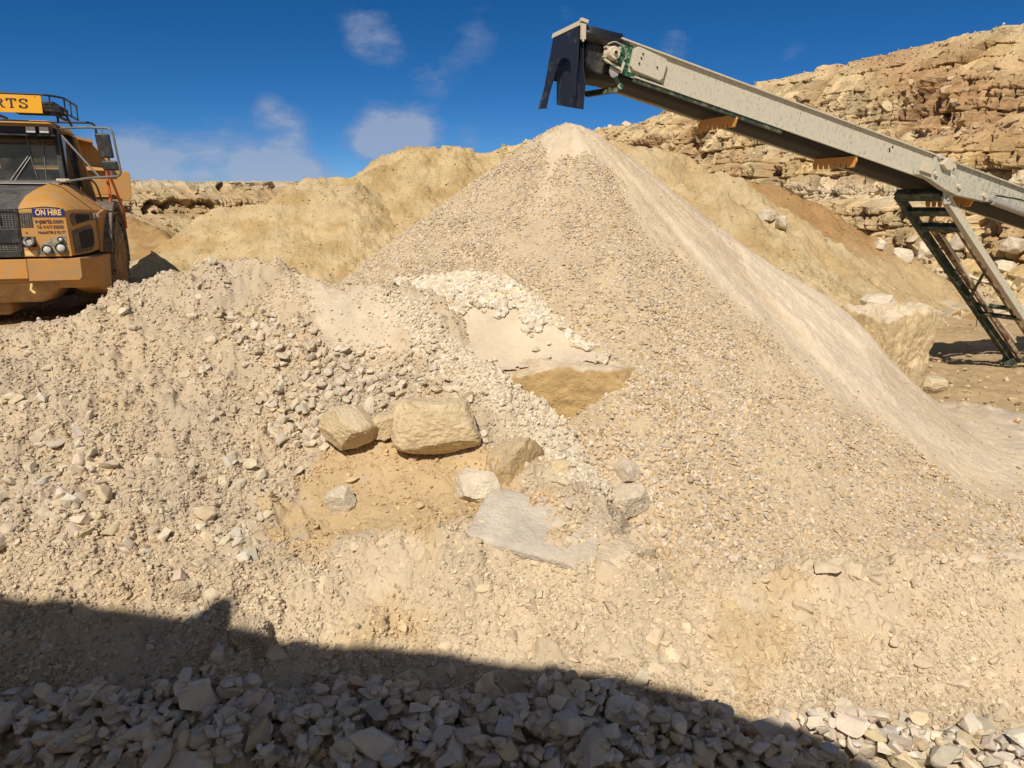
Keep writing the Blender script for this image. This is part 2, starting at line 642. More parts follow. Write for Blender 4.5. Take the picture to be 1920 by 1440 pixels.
FAN = [(740, 528, 6.4), (780, 528, 6.3), (870, 516, 6.2), (960, 522, 6.15), (1008, 568, 5.97), (1062, 622, 5.8), (1112, 652, 5.7), (1168, 664, 5.62), (850, 600, 6.0), (920, 590, 5.98), (985, 640, 5.76), (1060, 660, 5.68),
       (800, 590, 6.05), (870, 664, 5.72), (940, 690, 5.53), (1050, 682, 5.53), (1165, 675, 5.5), (900, 640, 5.8)]
fan_pts = [at(*q) for q in FAN]
for q in FAN[:8]:
    p = at(*q)
    d = p[:2] / np.linalg.norm(p[:2])
    fan_pts += [np.array([*(p[:2] + d * .8), p[2] - .55])]
fan_raw = rbf(fan_pts)
FAN_EDGE = [(740, 520), (870, 508), (965, 514), (1014, 562), (1070, 618), (1112, 645), (1150, 664), (1135, 680), (1050, 684), (940, 692), (868, 668), (790, 600)]

APEX = at(1070, 226, 8.0)
SLOPE = math.tan(R(36.6))


def cone_raw(x, y):
    dx, dy = x - APEX[0], y - APEX[1]
    r = np.sqrt(dx * dx + dy * dy)
    a = np.arctan2(dx, -dy)
    rr = np.sqrt(r * r + .05) - .2
    h = APEX[2] - SLOPE * rr * (1 + .11 * np.exp(-((a - 1.65) / .65) ** 2) * np.clip(1.1 - .06 * r, .5, 1))
    h = h - .20 * np.exp(-(((x - .36) / .24) ** 2 + ((y - 5.15) / .28) ** 2)) + .10 * np.exp(-(((x - .85) / .3) ** 2 + ((y - 5.15) / .4) ** 2))
    h = h + .05 * np.sin(a * 5 + 1.2) * np.clip(r / 2, 0, 1) + .04 * perlin2(a * 9, r * .4 + 3, 3) * np.clip(r / 2, 0, 1.3)
    h = h + .17 * np.exp(-(((x - 3.3) / .55) ** 2 + ((y - 7.75) / .6) ** 2))
    # a low rib of coarser stone down the front, the tongue of dust beside it
    h = h + .06 * np.exp(-((a - .13) / .16) ** 2) * np.clip(r, 0, 1) * np.clip((4.2 - r) / 2, 0, 1)
    return h


def ground_raw(x, y):
    g = -.14 + .14 / (1 + np.exp((x + 3.5) * 1.2)) * np.clip((y - 6) / 4, 0, 1) - .3 * np.clip((x - 3.9) / 3, 0, 1) * np.clip((y - 6.2) / 3, 0, 1)
    g = g - .5 * np.clip((4.5 - y) / .6, 0, 1)
    return g


def cone_h(x, y):
    c, g = cone_raw(x, y), ground_raw(x, y)
    k = .14
    return np.maximum(c, g) + k * np.log1p(np.exp(-np.abs(c - g) / k)) * .75 - .02


def all_h(x, y):
    return np.maximum(np.maximum(near_raw(x, y), cone_h(x, y)), ground_raw(x, y))


def plan(pixels, H=all_h, t0=2.4, t1=14.0):
    """where the lines of sight through these pixels come down on the ground, as plan points"""
    t = np.arange(t0, t1, .02)
    out = []
    for u, v in pixels:
        d = pix_dir(u, v)
        x, y, z = d[0] * t, d[1] * t, CAMZ + d[2] * t
        gap = z - H(x, y)
        hit = np.nonzero(gap < 0)[0]
        i = hit[0] if len(hit) else int(np.argmin(gap))
        out.append((x[i], y[i]))
    return np.array(out)


def inside(poly, x, y):
    c = np.zeros(np.shape(x), bool)
    n = len(poly)
    for i in range(n):
        x0, y0 = poly[i]
        x1, y1 = poly[(i + 1) % n]
        if y0 == y1:
            continue
        hit = ((y0 > y) != (y1 > y)) & (x < (x1 - x0) * (y - y0) / (y1 - y0) + x0)
        c ^= hit
    return c


def soft(poly, x, y, amp=.08, freq=3.0, seed=0):
    """0..1 mask with a broken edge"""
    lo, hi = poly.min(0) - .6, poly.max(0) + .6
    out = np.zeros(np.shape(x))
    k = (x > lo[0]) & (x < hi[0]) & (y > lo[1]) & (y < hi[1])
    if not k.any():
        return out
    x, y = x[k], y[k]
    wx = x + amp * fbm2(x * freq, y * freq, 3, seed) * 1.6
    wy = y + amp * fbm2(x * freq + 9, y * freq + 4, 3, seed + 5) * 1.6
    s = 0
    for ox, oy in ((0, 0), (.05, .02), (-.05, .03), (.01, -.06), (-.02, .07)):
        s = s + inside(poly, wx + ox, wy + oy)
    out[k] = s / 5.0
    return out


POLY = {k: plan(v) for k, v in dict(
    floor=[(500, 1050), (540, 950), (590, 880), (680, 838), (760, 815), (900, 845), (985, 900), (1000, 960), (900, 985), (750, 992), (600, 1020)],
    heap_dust=[(850, 585), (985, 590), (1060, 640), (1010, 668), (930, 690), (880, 655)],
    heap_sand=[(560, 518), (700, 540), (775, 600), (745, 680), (700, 690), (600, 625), (545, 545)],
    white_gravel=[(770, 528), (880, 512), (965, 520), (1010, 580), (1080, 660), (1040, 680), (985, 595), (880, 590), (800, 570)],
    stony=[(410, 590), (480, 575), (600, 650), (740, 650), (840, 690), (900, 760), (760, 760), (590, 840), (570, 930), (520, 780), (470, 690)],
    strip=[(700, 545), (790, 570), (870, 660), (960, 720), (1070, 790), (1200, 900), (1180, 960), (1090, 930), (960, 800), (860, 720), (740, 620)],
    left_rocks=[(-60, 690), (110, 730), (300, 830), (480, 900), (600, 1000), (420, 1080), (0, 1060), (-60, 1000)],
    berm=[(470, 1290), (490, 1110), (560, 1040), (640, 1008), (750, 988), (900, 992), (1060, 1000), (1200, 1045), (1400, 1052), (1920, 1036), (2150, 1030), (2300, 1400), (1920, 1392), (1400, 1308), (960, 1268)],
    yellow_a=[(640, 1190), (800, 1150), (810, 1190), (760, 1215), (640, 1215)],
    yellow_b=[(1340, 1090), (1440, 1090), (1480, 1190), (1420, 1310), (1370, 1300), (1360, 1190)],
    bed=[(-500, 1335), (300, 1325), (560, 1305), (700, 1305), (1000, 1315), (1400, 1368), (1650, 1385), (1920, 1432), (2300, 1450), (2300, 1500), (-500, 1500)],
).items()}
POLYC = {k: plan(v, cone_h) for k, v in dict(
    dust=[(1070, 226), (1140, 226), (1360, 380), (1560, 490), (1760, 560), (1990, 860), (2060, 985), (1930, 960), (1830, 950), (1560, 745), (1345, 560), (1190, 430), (1110, 335), (1075, 280)],
    bright=[(1365, 405), (1480, 500), (1600, 575), (1640, 640), (1660, 760), (1560, 690), (1470, 590), (1400, 500)],
    cap=[(1000, 262), (1070, 226), (1110, 240), (1120, 300), (1075, 290), (1050, 315), (1010, 400), (1000, 380), (1030, 300)],
    patch=[(930, 450), (1000, 420), (1075, 400), (1080, 450), (1090, 500), (990, 510)],
    streak=[(1330, 560), (1560, 745), (1830, 950), (1800, 1020), (1640, 1000), (1480, 800), (1380, 650)],
    low=[(1560, 890), (1700, 960), (1790, 1045), (1590, 1040), (1500, 930)],
).items()}


FANP = plan(FAN_EDGE, fan_raw, 5.2)
FAND = plan([(838, 588), (930, 580), (1000, 592), (1062, 640), (1120, 660), (1180, 672), (1050, 700), (940, 708), (840, 672)], fan_raw, 5.2)


def fan_h(x, y):
    d = soft(FAND, x, y, .22, 4, 6)
    return fan_raw(x, y) + .015 * fbm2(x * 5, y * 5, 3, 33) + (lumps(x, y, .07, .7, 230) + lumps(x, y, .035, .8, 240)) * (1 - d) + lumps(x, y, .04, .3, 250) * .6 * d


def near_disp(x, y):
    fl = soft(POLY['floor'], x, y, .1, 2.5, 2)
    sand = soft(POLY['heap_sand'], x, y, .12, 2.5, 4)
    dus = soft(POLY['heap_dust'], x, y, .1, 2.5, 6)
    berm = inside(POLY['berm'], x, y)
    calm = np.clip(np.maximum(np.maximum(fl * .75, sand * .8), dus), 0, 1)
    rill = 1 - np.abs(fbm2(x * 2.6 + y * 1.0, y * .8 - x * .3, 3, 25)) * 2
    big = .08 * fbm2(x * 1.6, y * 1.6, 3, 20) + .045 * fbm2(x * 5, y * 5, 4, 30) + .035 * np.clip(rill, 0, 1) ** 3 * ~berm
    patchy = np.clip(.55 + 1.3 * fbm2(x * 2.2, y * 2.2, 3, 40), .1, 1.2)
    l1 = lumps(x, y, .17, .40, 100) * 1.15
    l2 = lumps(x, y, .075, .66, 200) * 1.5
    l3 = lumps(x, y, .034, .8, 300) * .9
    l4 = lumps(x, y, .019, .8, 400)
    rub = l1 * np.where(berm, .8, 1) * patchy + l2 * patchy + l3 + l4
    fine = .012 * fbm2(x * 18, y * 18, 3, 50)
    return big * (1 - .6 * calm) + (rub + fine) * (1 - .85 * calm) + calm * (.25 * l4 + .25 * l3 * fl)


def near_h(x, y):
    return near_raw(x, y) + near_disp(x, y)


def near_tint(x, y):
    n = fbm2(x * 1.3, y * 1.3, 4, 60)[:, None]
    c = DIRT[None] * (1 + .12 * n) + np.array([.02, .005, -.015]) * n

    def lay(k, colour, amt=1.0, seed=0, amp=.1):
        nonlocal c
        m = (soft(POLY[k], x, y, amp, 3, seed) * amt)[:, None]
        c = c * (1 - m) + np.array(colour)[None] * m
    lay('berm', (.585, .47, .32), .8, 1)
    lay('strip', PALE, .6, 2)
    lay('white_gravel', PALE * 1.06, .8, 3)
    lay('heap_sand', (.60, .495, .36), .8, 4)
    lay('floor', FLOOR, .85, 5, .22)
    lay('heap_dust', DUST, 1, 6)
    lay('yellow_a', (.52, .36, .17), .6, 7)
    lay('yellow_b', (.50, .34, .16), .45, 8, .2)
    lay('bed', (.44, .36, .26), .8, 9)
    spot = np.clip(fbm2(x * 2.7, y * 2.7, 4, 70) * 1.6 - .25, 0, 1)[:, None]
    c = c * (1 - .35 * spot) + np.array([.46, .31, .15]) * .35 * spot
    return c


def grid_mesh(X, Y, Z, keep=None):
    n, m = X.shape
    V = np.stack([X, Y, Z], -1).reshape(-1, 3)
    idx = np.arange(n * m).reshape(n, m)
    F = np.stack([idx[:-1, :-1], idx[:-1, 1:], idx[1:, 1:], idx[1:, :-1]], -1).reshape(-1, 4)
    if keep is not None:
        k = keep.reshape(-1)
        F = F[k[F].all(1)]
        F, V, _ = compact(V, F)
    return V, F


def compact(V, F):
    used = np.zeros(len(V), bool)
    used[F.ravel()] = True
    new = np.cumsum(used) - 1
    return new[F], V[used], used


def polar(th0, th1, nth, r0, r1, nr):
    th = np.linspace(R(th0), R(th1), nth)
    r = np.exp(np.linspace(math.log(r0), math.log(r1), nr))
    RR, TH = np.meshgrid(r, th, indexing='ij')
    return RR * np.sin(TH), RR * np.cos(TH)


# --- near ground: rubble heap on the left, low bank in front, dirt floor, bed of the rock bank
X, Y = polar(56, -56, 1400, 2.1, 8.9, 780)
Z = near_h(X, Y)
G = ground_raw(X, Y)
V, F = grid_mesh(X, Y, Z, Z > G - .25)
tint = near_tint(V[:, 0], V[:, 1])
fc = V[F].mean(1)
in_berm = inside(POLY['berm'], fc[:, 0], fc[:, 1])
in_floor = inside(POLY['floor'], fc[:, 0], fc[:, 1])
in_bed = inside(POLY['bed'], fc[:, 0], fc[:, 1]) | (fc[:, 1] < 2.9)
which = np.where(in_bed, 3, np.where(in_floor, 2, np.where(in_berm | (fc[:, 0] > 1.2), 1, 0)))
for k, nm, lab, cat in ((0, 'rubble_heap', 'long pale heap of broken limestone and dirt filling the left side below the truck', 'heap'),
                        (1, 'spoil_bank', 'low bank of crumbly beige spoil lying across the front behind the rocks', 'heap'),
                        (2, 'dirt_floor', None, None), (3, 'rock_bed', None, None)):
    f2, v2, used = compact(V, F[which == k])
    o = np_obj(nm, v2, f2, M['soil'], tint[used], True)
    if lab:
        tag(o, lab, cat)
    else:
        tag(o, kind='structure')

# --- the fan of white gravel and dust that lies on the buried block
p0, p1 = FANP.min(0) - .1, FANP.max(0) + .1
Y, X = np.meshgrid(np.arange(p0[1], p1[1], .008), np.arange(p1[0], p0[0], -.008), indexing='ij')
V, F = grid_mesh(X, Y, fan_h(X, Y), inside(FANP, X + .05 * fbm2(X * 7, Y * 7, 3, 34), Y + .05 * fbm2(X * 7 + 5, Y * 7, 3, 35)) & (fan_raw(X, Y) > near_raw(X, Y) - .15))
dd = soft(FAND, V[:, 0], V[:, 1], .22, 4, 6)[:, None]
fan = np_obj('gravel_fan', V, F, M['soil'], PALE * 1.0 * (1 - dd) + DUST * dd, True)
tag(fan, 'white gravel running out into a smooth pinkish dust fan above the buried stone block', 'heap')

# --- the cone of crushed stone
X, Y = polar(54, -28, 1040, 3.9, 13.5, 620)


DLINE = plan([(1066, 262), (1085, 300), (1110, 340), (1190, 432), (1270, 495), (1345, 560), (1450, 655), (1560, 745), (1700, 850), (1840, 950), (1930, 1010)], cone_h) - APEX[:2]
DL_R, DL_A = np.hypot(DLINE[:, 0], DLINE[:, 1]), np.arctan2(DLINE[:, 0], -DLINE[:, 1])


def cone_dustmask(x, y):
    dx, dy = x - APEX[0], y - APEX[1]
    rr_, aa = np.hypot(dx, dy), np.arctan2(dx, -dy)
    off = (aa - np.interp(rr_, DL_R, DL_A)) * np.maximum(rr_, .4) - .12
    off = off + .32 * fbm2(x * 1.3, y * 1.3, 3, 11) + .20 * fbm2(aa * 22, rr_ * .8, 3, 17) * np.clip(rr_, 0, 1.2)
    d = np.clip(off / .6 + .5, 0, 1)
    d = d * d * (3 - 2 * d)
    fade = np.clip((rr_ - 3.6) / 1.6 + .5 * fbm2(x * 1.5, y * 1.5, 3, 18), 0, 1) * np.clip((3.6 - y) / -1.0 + 1.6, 0, 1) * np.clip((6.0 - y) / 1.2, 0, 1)
    d = d * (1 - .75 * fade)
    cap = soft(POLYC['cap'], x, y, .08, 3, 12)
    pa = soft(POLYC['patch'], x, y, .25, 3, 13) * .8
    st = soft(POLYC['streak'], x, y, .15, 2, 14) * .45
    lo = soft(POLYC['low'], x, y, .25, 2, 15) * .7
    return d, cap, np.maximum(np.maximum(pa, st), lo)


def streaks(x, y):
    dx, dy = x - APEX[0], y - APEX[1]
    a, r = np.arctan2(dx, -dy), np.sqrt(dx * dx + dy * dy)
    return fbm2(a * 26, r * 1.1, 3, 80)


def cone_disp(x, y):
    d, cap, pa = cone_dustmask(x, y)
    calm = np.clip(d + cap + pa, 0, 1)
    s = streaks(x, y)
    br = soft(POLYC['bright'], x, y, .1, 2, 16)
    return .005 * s + (lumps(x, y, .055, .8, 500) + lumps(x, y, .03, .9, 520)) * (1 - calm) * .8 + (lumps(x, y, .03, .35, 540) * .6 + lumps(x, y, .018, .6, 545) * .7 + .012 * fbm2(x * 14, y * 14, 3, 92)) * calm + .025 * br + .01 * fbm2(x * 3, y * 3, 3, 90)


def cone_full(x, y):
    return cone_h(x, y) + cone_disp(x, y)


Z = cone_full(X, Y)
keep = (cone_raw(X, Y) > ground_raw(X, Y) - .32)
V, F = grid_mesh(X, Y, Z, keep)
x, y = V[:, 0], V[:, 1]
d, cap, pa = cone_dustmask(x, y)
s = streaks(x, y)
c = np.array([.52, .41, .265])[None] * (1 + .1 * fbm2(x * 2, y * 2, 3, 95))[:, None]
st = np.clip(.6 + s * .35 + 1.1 * fbm2(np.arctan2(x - APEX[0], APEX[1] - y) * 7, np.hypot(x - APEX[0], y - APEX[1]) * .5, 3, 84), 0, 1)
dcol = np.array([.56, .44, .29])[None] * (1 - st[:, None]) + DUST[None] * st[:, None]
dm = np.clip(d + cap, 0, 1)[:, None]
c = c * (1 - dm) + dcol * dm
pm = np.clip(pa, 0, 1)[:, None]
c = c * (1 - pm) + np.array([.55, .43, .29])[None] * pm
br = soft(POLYC['bright'], x, y, .1, 2, 16)[:, None]
c = c * (1 - br) + (DUST * 1.06)[None] * br
cone = np_obj('gravel_pile', V, F, M['soil'], c, True)
tag(cone, 'tall cone shaped pile of yellowish crushed stone and dust under the conveyor head', 'stockpile')

# --- the ground sheet of the quarry, out to the horizon
thd = np.concatenate([np.linspace(-180, -46, 60, endpoint=False), np.linspace(-46, 46, 620, endpoint=False), np.linspace(46, 180, 61)])
rr = np.concatenate([np.exp(np.linspace(math.log(.4), math.log(4), 30, endpoint=False)), np.exp(np.linspace(math.log(4), math.log(45), 620, endpoint=False)), np.exp(np.linspace(math.log(45), math.log(900), 40))])
RR, TH = np.meshgrid(rr, np.radians(thd[::-1]), indexing='ij')
X, Y = RR * np.sin(TH), RR * np.cos(TH)
fade = np.clip((45 - RR) / 15, 0, 1)
Z = ground_raw(X, Y) + fade * (.05 * fbm2(X * .7, Y * .7, 4, 130) + .05 * fbm2(X * 2.5, Y * 2.5, 3, 133)) * np.clip((RR - 6) / 3, .2, 1)
rough = fade * np.clip(fbm2(X * .9, Y * .9, 3, 140) + .4 + .5 * (Y > 8), 0, 1)
Z = Z + rough * (lumps(X, Y, .16, .35, 700) * .7 + lumps(X, Y, .07, .6, 720) * .8)
V, F = grid_mesh(X, Y, Z)
x, y = V[:, 0], V[:, 1]
gc = np.array([.42, .30, .165])[None] * (1 + .2 * fbm2(x * .6, y * .6, 4, 150))[:, None]
sand = (np.clip((9.0 - y + .8 * fbm2(x * 1.2, y * 1.2, 3, 155)) / 1.0, 0, 1) * np.clip((x - 1) / 1.0, 0, 1))[:, None]
gc = gc * (1 - sand) + (DUST * np.array([.95, .95, .97]))[None] * sand
o = np_obj('ground', V, F, M['soil'], gc, True)
tag(o, kind='structure')

# ------------------------------------------------------------------ far heaps: ridge line + angle of repose
HEAPS = []


def ridge_heap(name, label, ridge, slope, tintfun, res, rough=.05, seed=0, group=None, back=None):
    pts = np.array([at(*q) for q in ridge])
    x0, y0 = pts[:, 0].min() - 5, pts[:, 1].min() - 5
    x1, y1 = pts[:, 0].max() + 5, pts[:, 1].max() + 5
    gx, gy = np.arange(x0, x1, res), np.arange(y0, y1, res)
    Y, X = np.meshgrid(gy, gx[::-1], indexing='ij')
    wx, wy = X + .35 * fbm2(X * .5, Y * .5, 3, seed + 1), Y + .35 * fbm2(X * .5 + 7, Y * .5, 3, seed + 2)
    Z = np.full(X.shape, -5.0)
    for a, b in zip(pts[:-1], pts[1:]):
        ab = b[:2] - a[:2]
        t = np.clip(((wx - a[0]) * ab[0] + (wy - a[1]) * ab[1]) / (ab @ ab), 0, 1)
        dd = np.sqrt((wx - a[0] - t * ab[0]) ** 2 + (wy - a[1] - t * ab[1]) ** 2)
        dd = np.sqrt(dd * dd + .008) - .08
        Z = np.maximum(Z, a[2] + t * (b[2] - a[2]) - slope * dd)
    rid = 1 - np.abs(fbm2(X * .55, Y * .45, 4, seed + 11)) * 2.2
    Z = Z + rough * (3.4 * fbm2(X * .8, Y * .8, 5, seed + 3) + 2.2 * fbm2(X * 3.3, Y * 3.3, 4, seed + 6) + 3.5 * np.clip(rid, -.5, 1)) + (lumps(X, Y, .22, .45, seed + 900) + lumps(X, Y, .11, .7, seed + 920)) * rough * 9
    V, F = grid_mesh(X, Y, Z, Z > ground_raw(X, Y) - .25)
    o = np_obj(name, V, F, M['far_soil'], tintfun(V[:, 0], V[:, 1], V[:, 2]), True)
    HEAPS.append((V, np.array(tintfun(V[:, 0], V[:, 1], V[:, 2]))))
    tag(o, label, 'heap', group)
    return o


def heap_tint(a, b, seed, scale=.8, lo=-.1, hi=.35):
    a, b = np.array(a), np.array(b)

    def f(x, y, z):
        m = np.clip((fbm2(x * scale, y * scale + z * .6, 4, seed) - lo) / (hi - lo), 0, 1)[:, None]
        return a * (1 - m) + b * m
    return f


def soil_tint(x, y, z):
    m = np.clip((1.5 - z) / 1.1 + .8 * fbm2(x * .7, y * .7, 4, 191) + .1 * (x - 9), 0, 1)[:, None]
    return BROWN * 1.3 * (1 - m) + np.array([.47, .345, .185]) * m


ridge_heap('sand_heap', 'smooth tan sand heap with a low shoulder beside the truck body', [(285, 500, 23.5), (330, 447, 23.7), (400, 398, 24.2), (500, 390, 24.2), (560, 350, 24.4), (600, 335, 24.7), (660, 340, 25.1)],
           .72, heap_tint((.54, .415, .23), (.45, .315, .145), 161), .035, .035, 160)
ridge_heap('sand_heap', 'taller yellow sand heap with a flat lumpy top behind the gravel cone', [(640, 352, 27.0), (690, 318, 27.0), (730, 290, 27.4), (790, 276, 27.4), (850, 283, 27.4), (945, 294, 27.7), (1020, 300, 28.2)],
           .72, heap_tint((.53, .40, .21), (.44, .305, .14), 171), .035, .05, 170)
ridge_heap('sand_heap', 'pale tan heap behind the right slope of the gravel cone', [(1060, 262, 19.4), (1150, 272, 19.0), (1230, 292, 18.8), (1310, 322, 18.5), (1390, 347, 18.1), (1430, 400, 17.0)],
           .7, heap_tint((.54, .415, .235), (.48, .345, .175), 181), .035, .045, 180)
ridge_heap('soil_heap', 'dark brown soil heap behind the right slope under the conveyor', [(1400, 344, 22.2), (1450, 355, 21.9), (1510, 376, 21.6), (1570, 425, 21.2), (1630, 470, 20.7), (1710, 505, 20.2), (1800, 560, 19.7)],
           .62, soil_tint, .035, .03, 190)
ridge_heap('sand_heap', 'low lumpy tan heap with a steep cut face right of the gravel cone', [(1230, 362, 15.7), (1320, 378, 15.4), (1385, 392, 15.0), (1420, 430, 14.8), (1440, 485, 14.5)],
           .8, heap_tint((.54, .415, .235), (.45, .315, .15), 201), .03, .06, 200)
ridge_heap('soil_heap', 'small brown soil heap beyond the truck at the foot of the far face', [(180, 400, 34), (262, 415, 33), (300, 440, 32), (330, 455, 31)],
           .6, heap_tint(BROWN * 1.25, (.40, .27, .13), 211), .09, .05, 210)


# ------------------------------------------------------------------ quarry faces
def courses(s, h, seed, hmin=.25, hmax=.8, w0=.7, w1=1.3, warp=.10, ej=.6):
    """a bedded, blocky rock face: how far each block stands out, and how deep the joints are"""
    r = np.random.default_rng(seed)
    edges = np.concatenate([[0], np.cumsum(r.uniform(hmin, hmax, 80))])
    hw = h + warp * fbm2(s * .25, h * .3, 3, seed) + warp * .5 * perlin2(s * 1.1, h * 1.1, seed + 2)
    ci = np.clip(np.searchsorted(edges, hw) - 1, 0, len(edges) - 2)
    lo, hi = edges[ci], edges[ci + 1]
    v = (hw - lo) / (hi - lo)
    width = (hi - lo) * (w0 + w1 * hash2(ci // 2, ci * 0 + 3, seed))
    sw = s + .12 * perlin2(s * .8, h * .9, seed + 4) + hash2(ci, ci * 0 + 9, seed) * 10
    bi = np.floor(sw / width).astype(np.int64)
    jit = lambda b: (hash2(b, ci, seed + 11) - .5) * .8
    b = sw / width - bi
    bi = np.where(b < jit(bi) + .0, bi - 1, np.where(b > 1 + jit(bi + 1), bi + 1, bi))
    left, right = (bi + jit(bi)), (bi + 1 + jit(bi + 1))
    u = (sw / width - left) / (right - left)
    out = hash2(bi, ci, seed + 21)
    tilt = (hash2(bi, ci, seed + 22) - .5) * (u - .5) * 1.3 + (hash2(bi, ci, seed + 23) - .5) * (v - .5) * .7
    eu = np.minimum(u, 1 - u) * width * (right - left)
    ev = np.minimum(v, 1 - v) * (hi - lo)
    joint = np.exp(-(eu / .05) ** 2) * (hash2(bi, ci, seed + 24) * .8 + .2) + np.exp(-(ev / .035) ** 2) * ej
    gone = hash2(bi, ci, seed + 25) < .07
    return out + tilt - .9 * gone, joint, hash2(bi, ci, seed + 31)


CLIFFS = []


def quarry_face(name, base, rim, profile, tinter, ds, dh, seed, topback=25):
    base, rim = np.array([at(*q) for q in base]), np.array([at(*q) for q in rim])
    seg = np.concatenate([[0], np.cumsum(np.linalg.norm(np.diff(base[:, :2], axis=0), axis=1))])
    s = np.arange(0, seg[-1], ds)
    bx, by = np.interp(s, seg, base[:, 0]), np.interp(s, seg, base[:, 1])
    zt = np.interp(s, seg, rim[:, 2]) + .16 * fbm2(s * .5, s * 0 + 2, 4, seed + 1)
    ker = np.hanning(int(3 / ds) | 1)
    ker /= ker.sum()
    pad = len(ker) // 2
    sm = lambda a: np.convolve(np.pad(a, pad, mode='edge'), ker, 'valid')
    bx, by = sm(bx), sm(by)
    tx, ty = np.gradient(bx), np.gradient(by)
    ln = np.hypot(tx, ty)
    nx, ny = -ty / ln, tx / ln
    if (nx * bx + ny * by).mean() > 0:
        nx, ny = -nx, -ny                     # towards the viewer
    zb = -.6
    H = zt.max() - zb
    q = np.arange(0, 1 + 1e-6, dh / H)
    S, Q = np.meshgrid(s, q, indexing='xy')
    hgt = (zt - zb)[None]
    Zc = zb + Q * hgt
    hh = Q * hgt
    set_out = np.interp(Q + .03 * fbm2(S * .12, Q * 3, 3, seed + 2), *zip(*profile)) * 1.0
    o1, j1, t1 = courses(S, hh, seed, .35, .85, .5, .8, .25, .35)
    o2, j2, t2 = courses(S * 1.0 + 50, hh, seed + 40, .25, .65, .45, .8, .35, .3)
    broken = np.clip((Q - .62) / .12 + .8 * fbm2(S * .35, Q * 5, 3, seed + 5), 0, 1)      # the upper beds are thin and shattered
    scree = np.clip(.5 - 8 * (np.interp(Q, *zip(*[(a, w) for a, w in tinter['steep']])) - .5) + 1.2 * fbm2(S * .4, Q * 6, 3, seed + 6), 0, 1)
    rg = lambda a_, b_, q_: 1 - 2 * np.abs(fbm2(S * a_ + .25 * fbm2(S * .4, hh * .4, 2, seed + 57), hh * b_, 4, seed + q_, .6))
    frac = .22 * rg(1.0, .30, 51) + .13 * rg(2.6, 1.6, 55)
    rel = frac + (o1 * .36 - j1 * .6 + .14 * o2) * (1 - broken) + (o2 * .26 - j2 * .16) * (.3 + .7 * broken)
    lump = (lumps(S, hh, .5, .4, seed + 60) * .5 + lumps(S, hh, .22, .6, seed + 70)) * .6 + .10 * fbm2(S * 3, hh * 3, 4, seed + 61)
    rel = rel * (1 - scree) + (lump + .2) * scree
    gul = np.clip(1 - np.abs(fbm2(S * .17, Q * .8 + S * .02, 3, seed + 18)) * 9, 0, 1)
    rel = rel - 1.0 * gul * (.3 + .7 * (Q > .45)) + .75 * fbm2(S * .22, Q * 2.5, 4, seed + 8) + .09 * fbm2(S * 2.2, hh * 2.2, 3, seed + 9)
    D = set_out + rel
    X, Y, Z = bx[None] + nx[None] * D, by[None] + ny[None] * D, Zc + .08 * fbm2(S * 1.5, Q * 9, 2, seed + 10)
    # the plateau behind the rim
    k = np.concatenate([np.linspace(.15, 3, 45), np.linspace(3.5, topback, 12)])[:, None]
    lum = lumps(np.broadcast_to(s[None], (len(k), len(s))) + 0, np.broadcast_to(k, (len(k), len(s))) + 0, .35, .6, seed + 80) * .5
    Xt, Yt = X[-1][None] - nx[None] * k, Y[-1][None] - ny[None] * k
    Zt = Z[-1][None] + lum + .10 * np.minimum(k, 8) * 0 + .12 * fbm2(s[None] * 1.0 + k * 0, k * 1.0 + s[None] * 0, 3, seed + 12)
    X, Y, Z = np.concatenate([X, Xt]), np.concatenate([Y, Yt]), np.concatenate([Z, Zt])
    V, F = grid_mesh(X, Y, Z)
    c = np.ones(S.shape + (3,)) * np.array(tinter['rock'])
    tv = (t1 * (1 - broken) + t2 * broken)[..., None]
    c = c * (.66 + .58 * tv)
    ylw = np.clip(fbm2(S * .3, hh * .6, 3, seed + 13) * 1.6 + .2, 0, 1)[..., None]
    c = c * (1 - ylw * .6) + np.array(tinter['yellow']) * (.85 + .3 * tv) * ylw * .6
    sc_ = scree[..., None] * .8
    c = c * (1 - sc_) + np.array(tinter['scree']) * sc_
    red = np.clip(fbm2(S * .16, Q * 3.0, 4, seed + 14) * 2.2 - .5 + .25 * np.interp(Q, [0, .7, .9, 1], [-1, .2, .6, .3])[..., None][..., 0], 0, 1)[..., None]
    red = np.clip(red + .8 * gul[..., None] * (Q > .3)[..., None], 0, 1)
    if 'stain' in tinter:                            # a long rusty stain down the upper beds
        off_ = X[:len(q)] - tinter['stain'] - 1.2 * fbm2(hh * .5, S * .3, 3, seed + 20)
        red = np.clip(red + (np.exp(-(off_ / .9) ** 2) * np.clip((Q - .38) * 5, 0, 1))[..., None], 0, 1)
    c = c * (1 - red * .7) + np.array(tinter['red']) * red * .7
    wht = np.clip(1 - np.abs(Q - tinter['white']) / .07 + .5 * fbm2(S * .5, Q * 5, 2, seed + 15), 0, 1)[..., None] * .75
    c = c * (1 - wht) + np.array(tinter['pale']) * (.85 + .3 * tv) * wht
    ct = np.ones((len(k), len(s), 3)) * np.array(tinter['top']) * (1 + .15 * fbm2(np.broadcast_to(s[None], (len(k), len(s))) * 2.0, np.broadcast_to(k, (len(k), len(s))) * 2.0, 3, seed + 16))[..., None]
    c = np.concatenate([c, ct]).reshape(-1, 3)
    o = np_obj(name, V, F, M['cliff'], c, False)
    nS = len(s)
    rub = np.concatenate([np.clip(np.maximum(scree, broken * .25), 0, 1), np.where(k < 3.2, .8, .0) * np.ones((1, nS))]).ravel()
    CLIFFS.append((V, c, rub))
    tag(o, kind='structure')
    return o


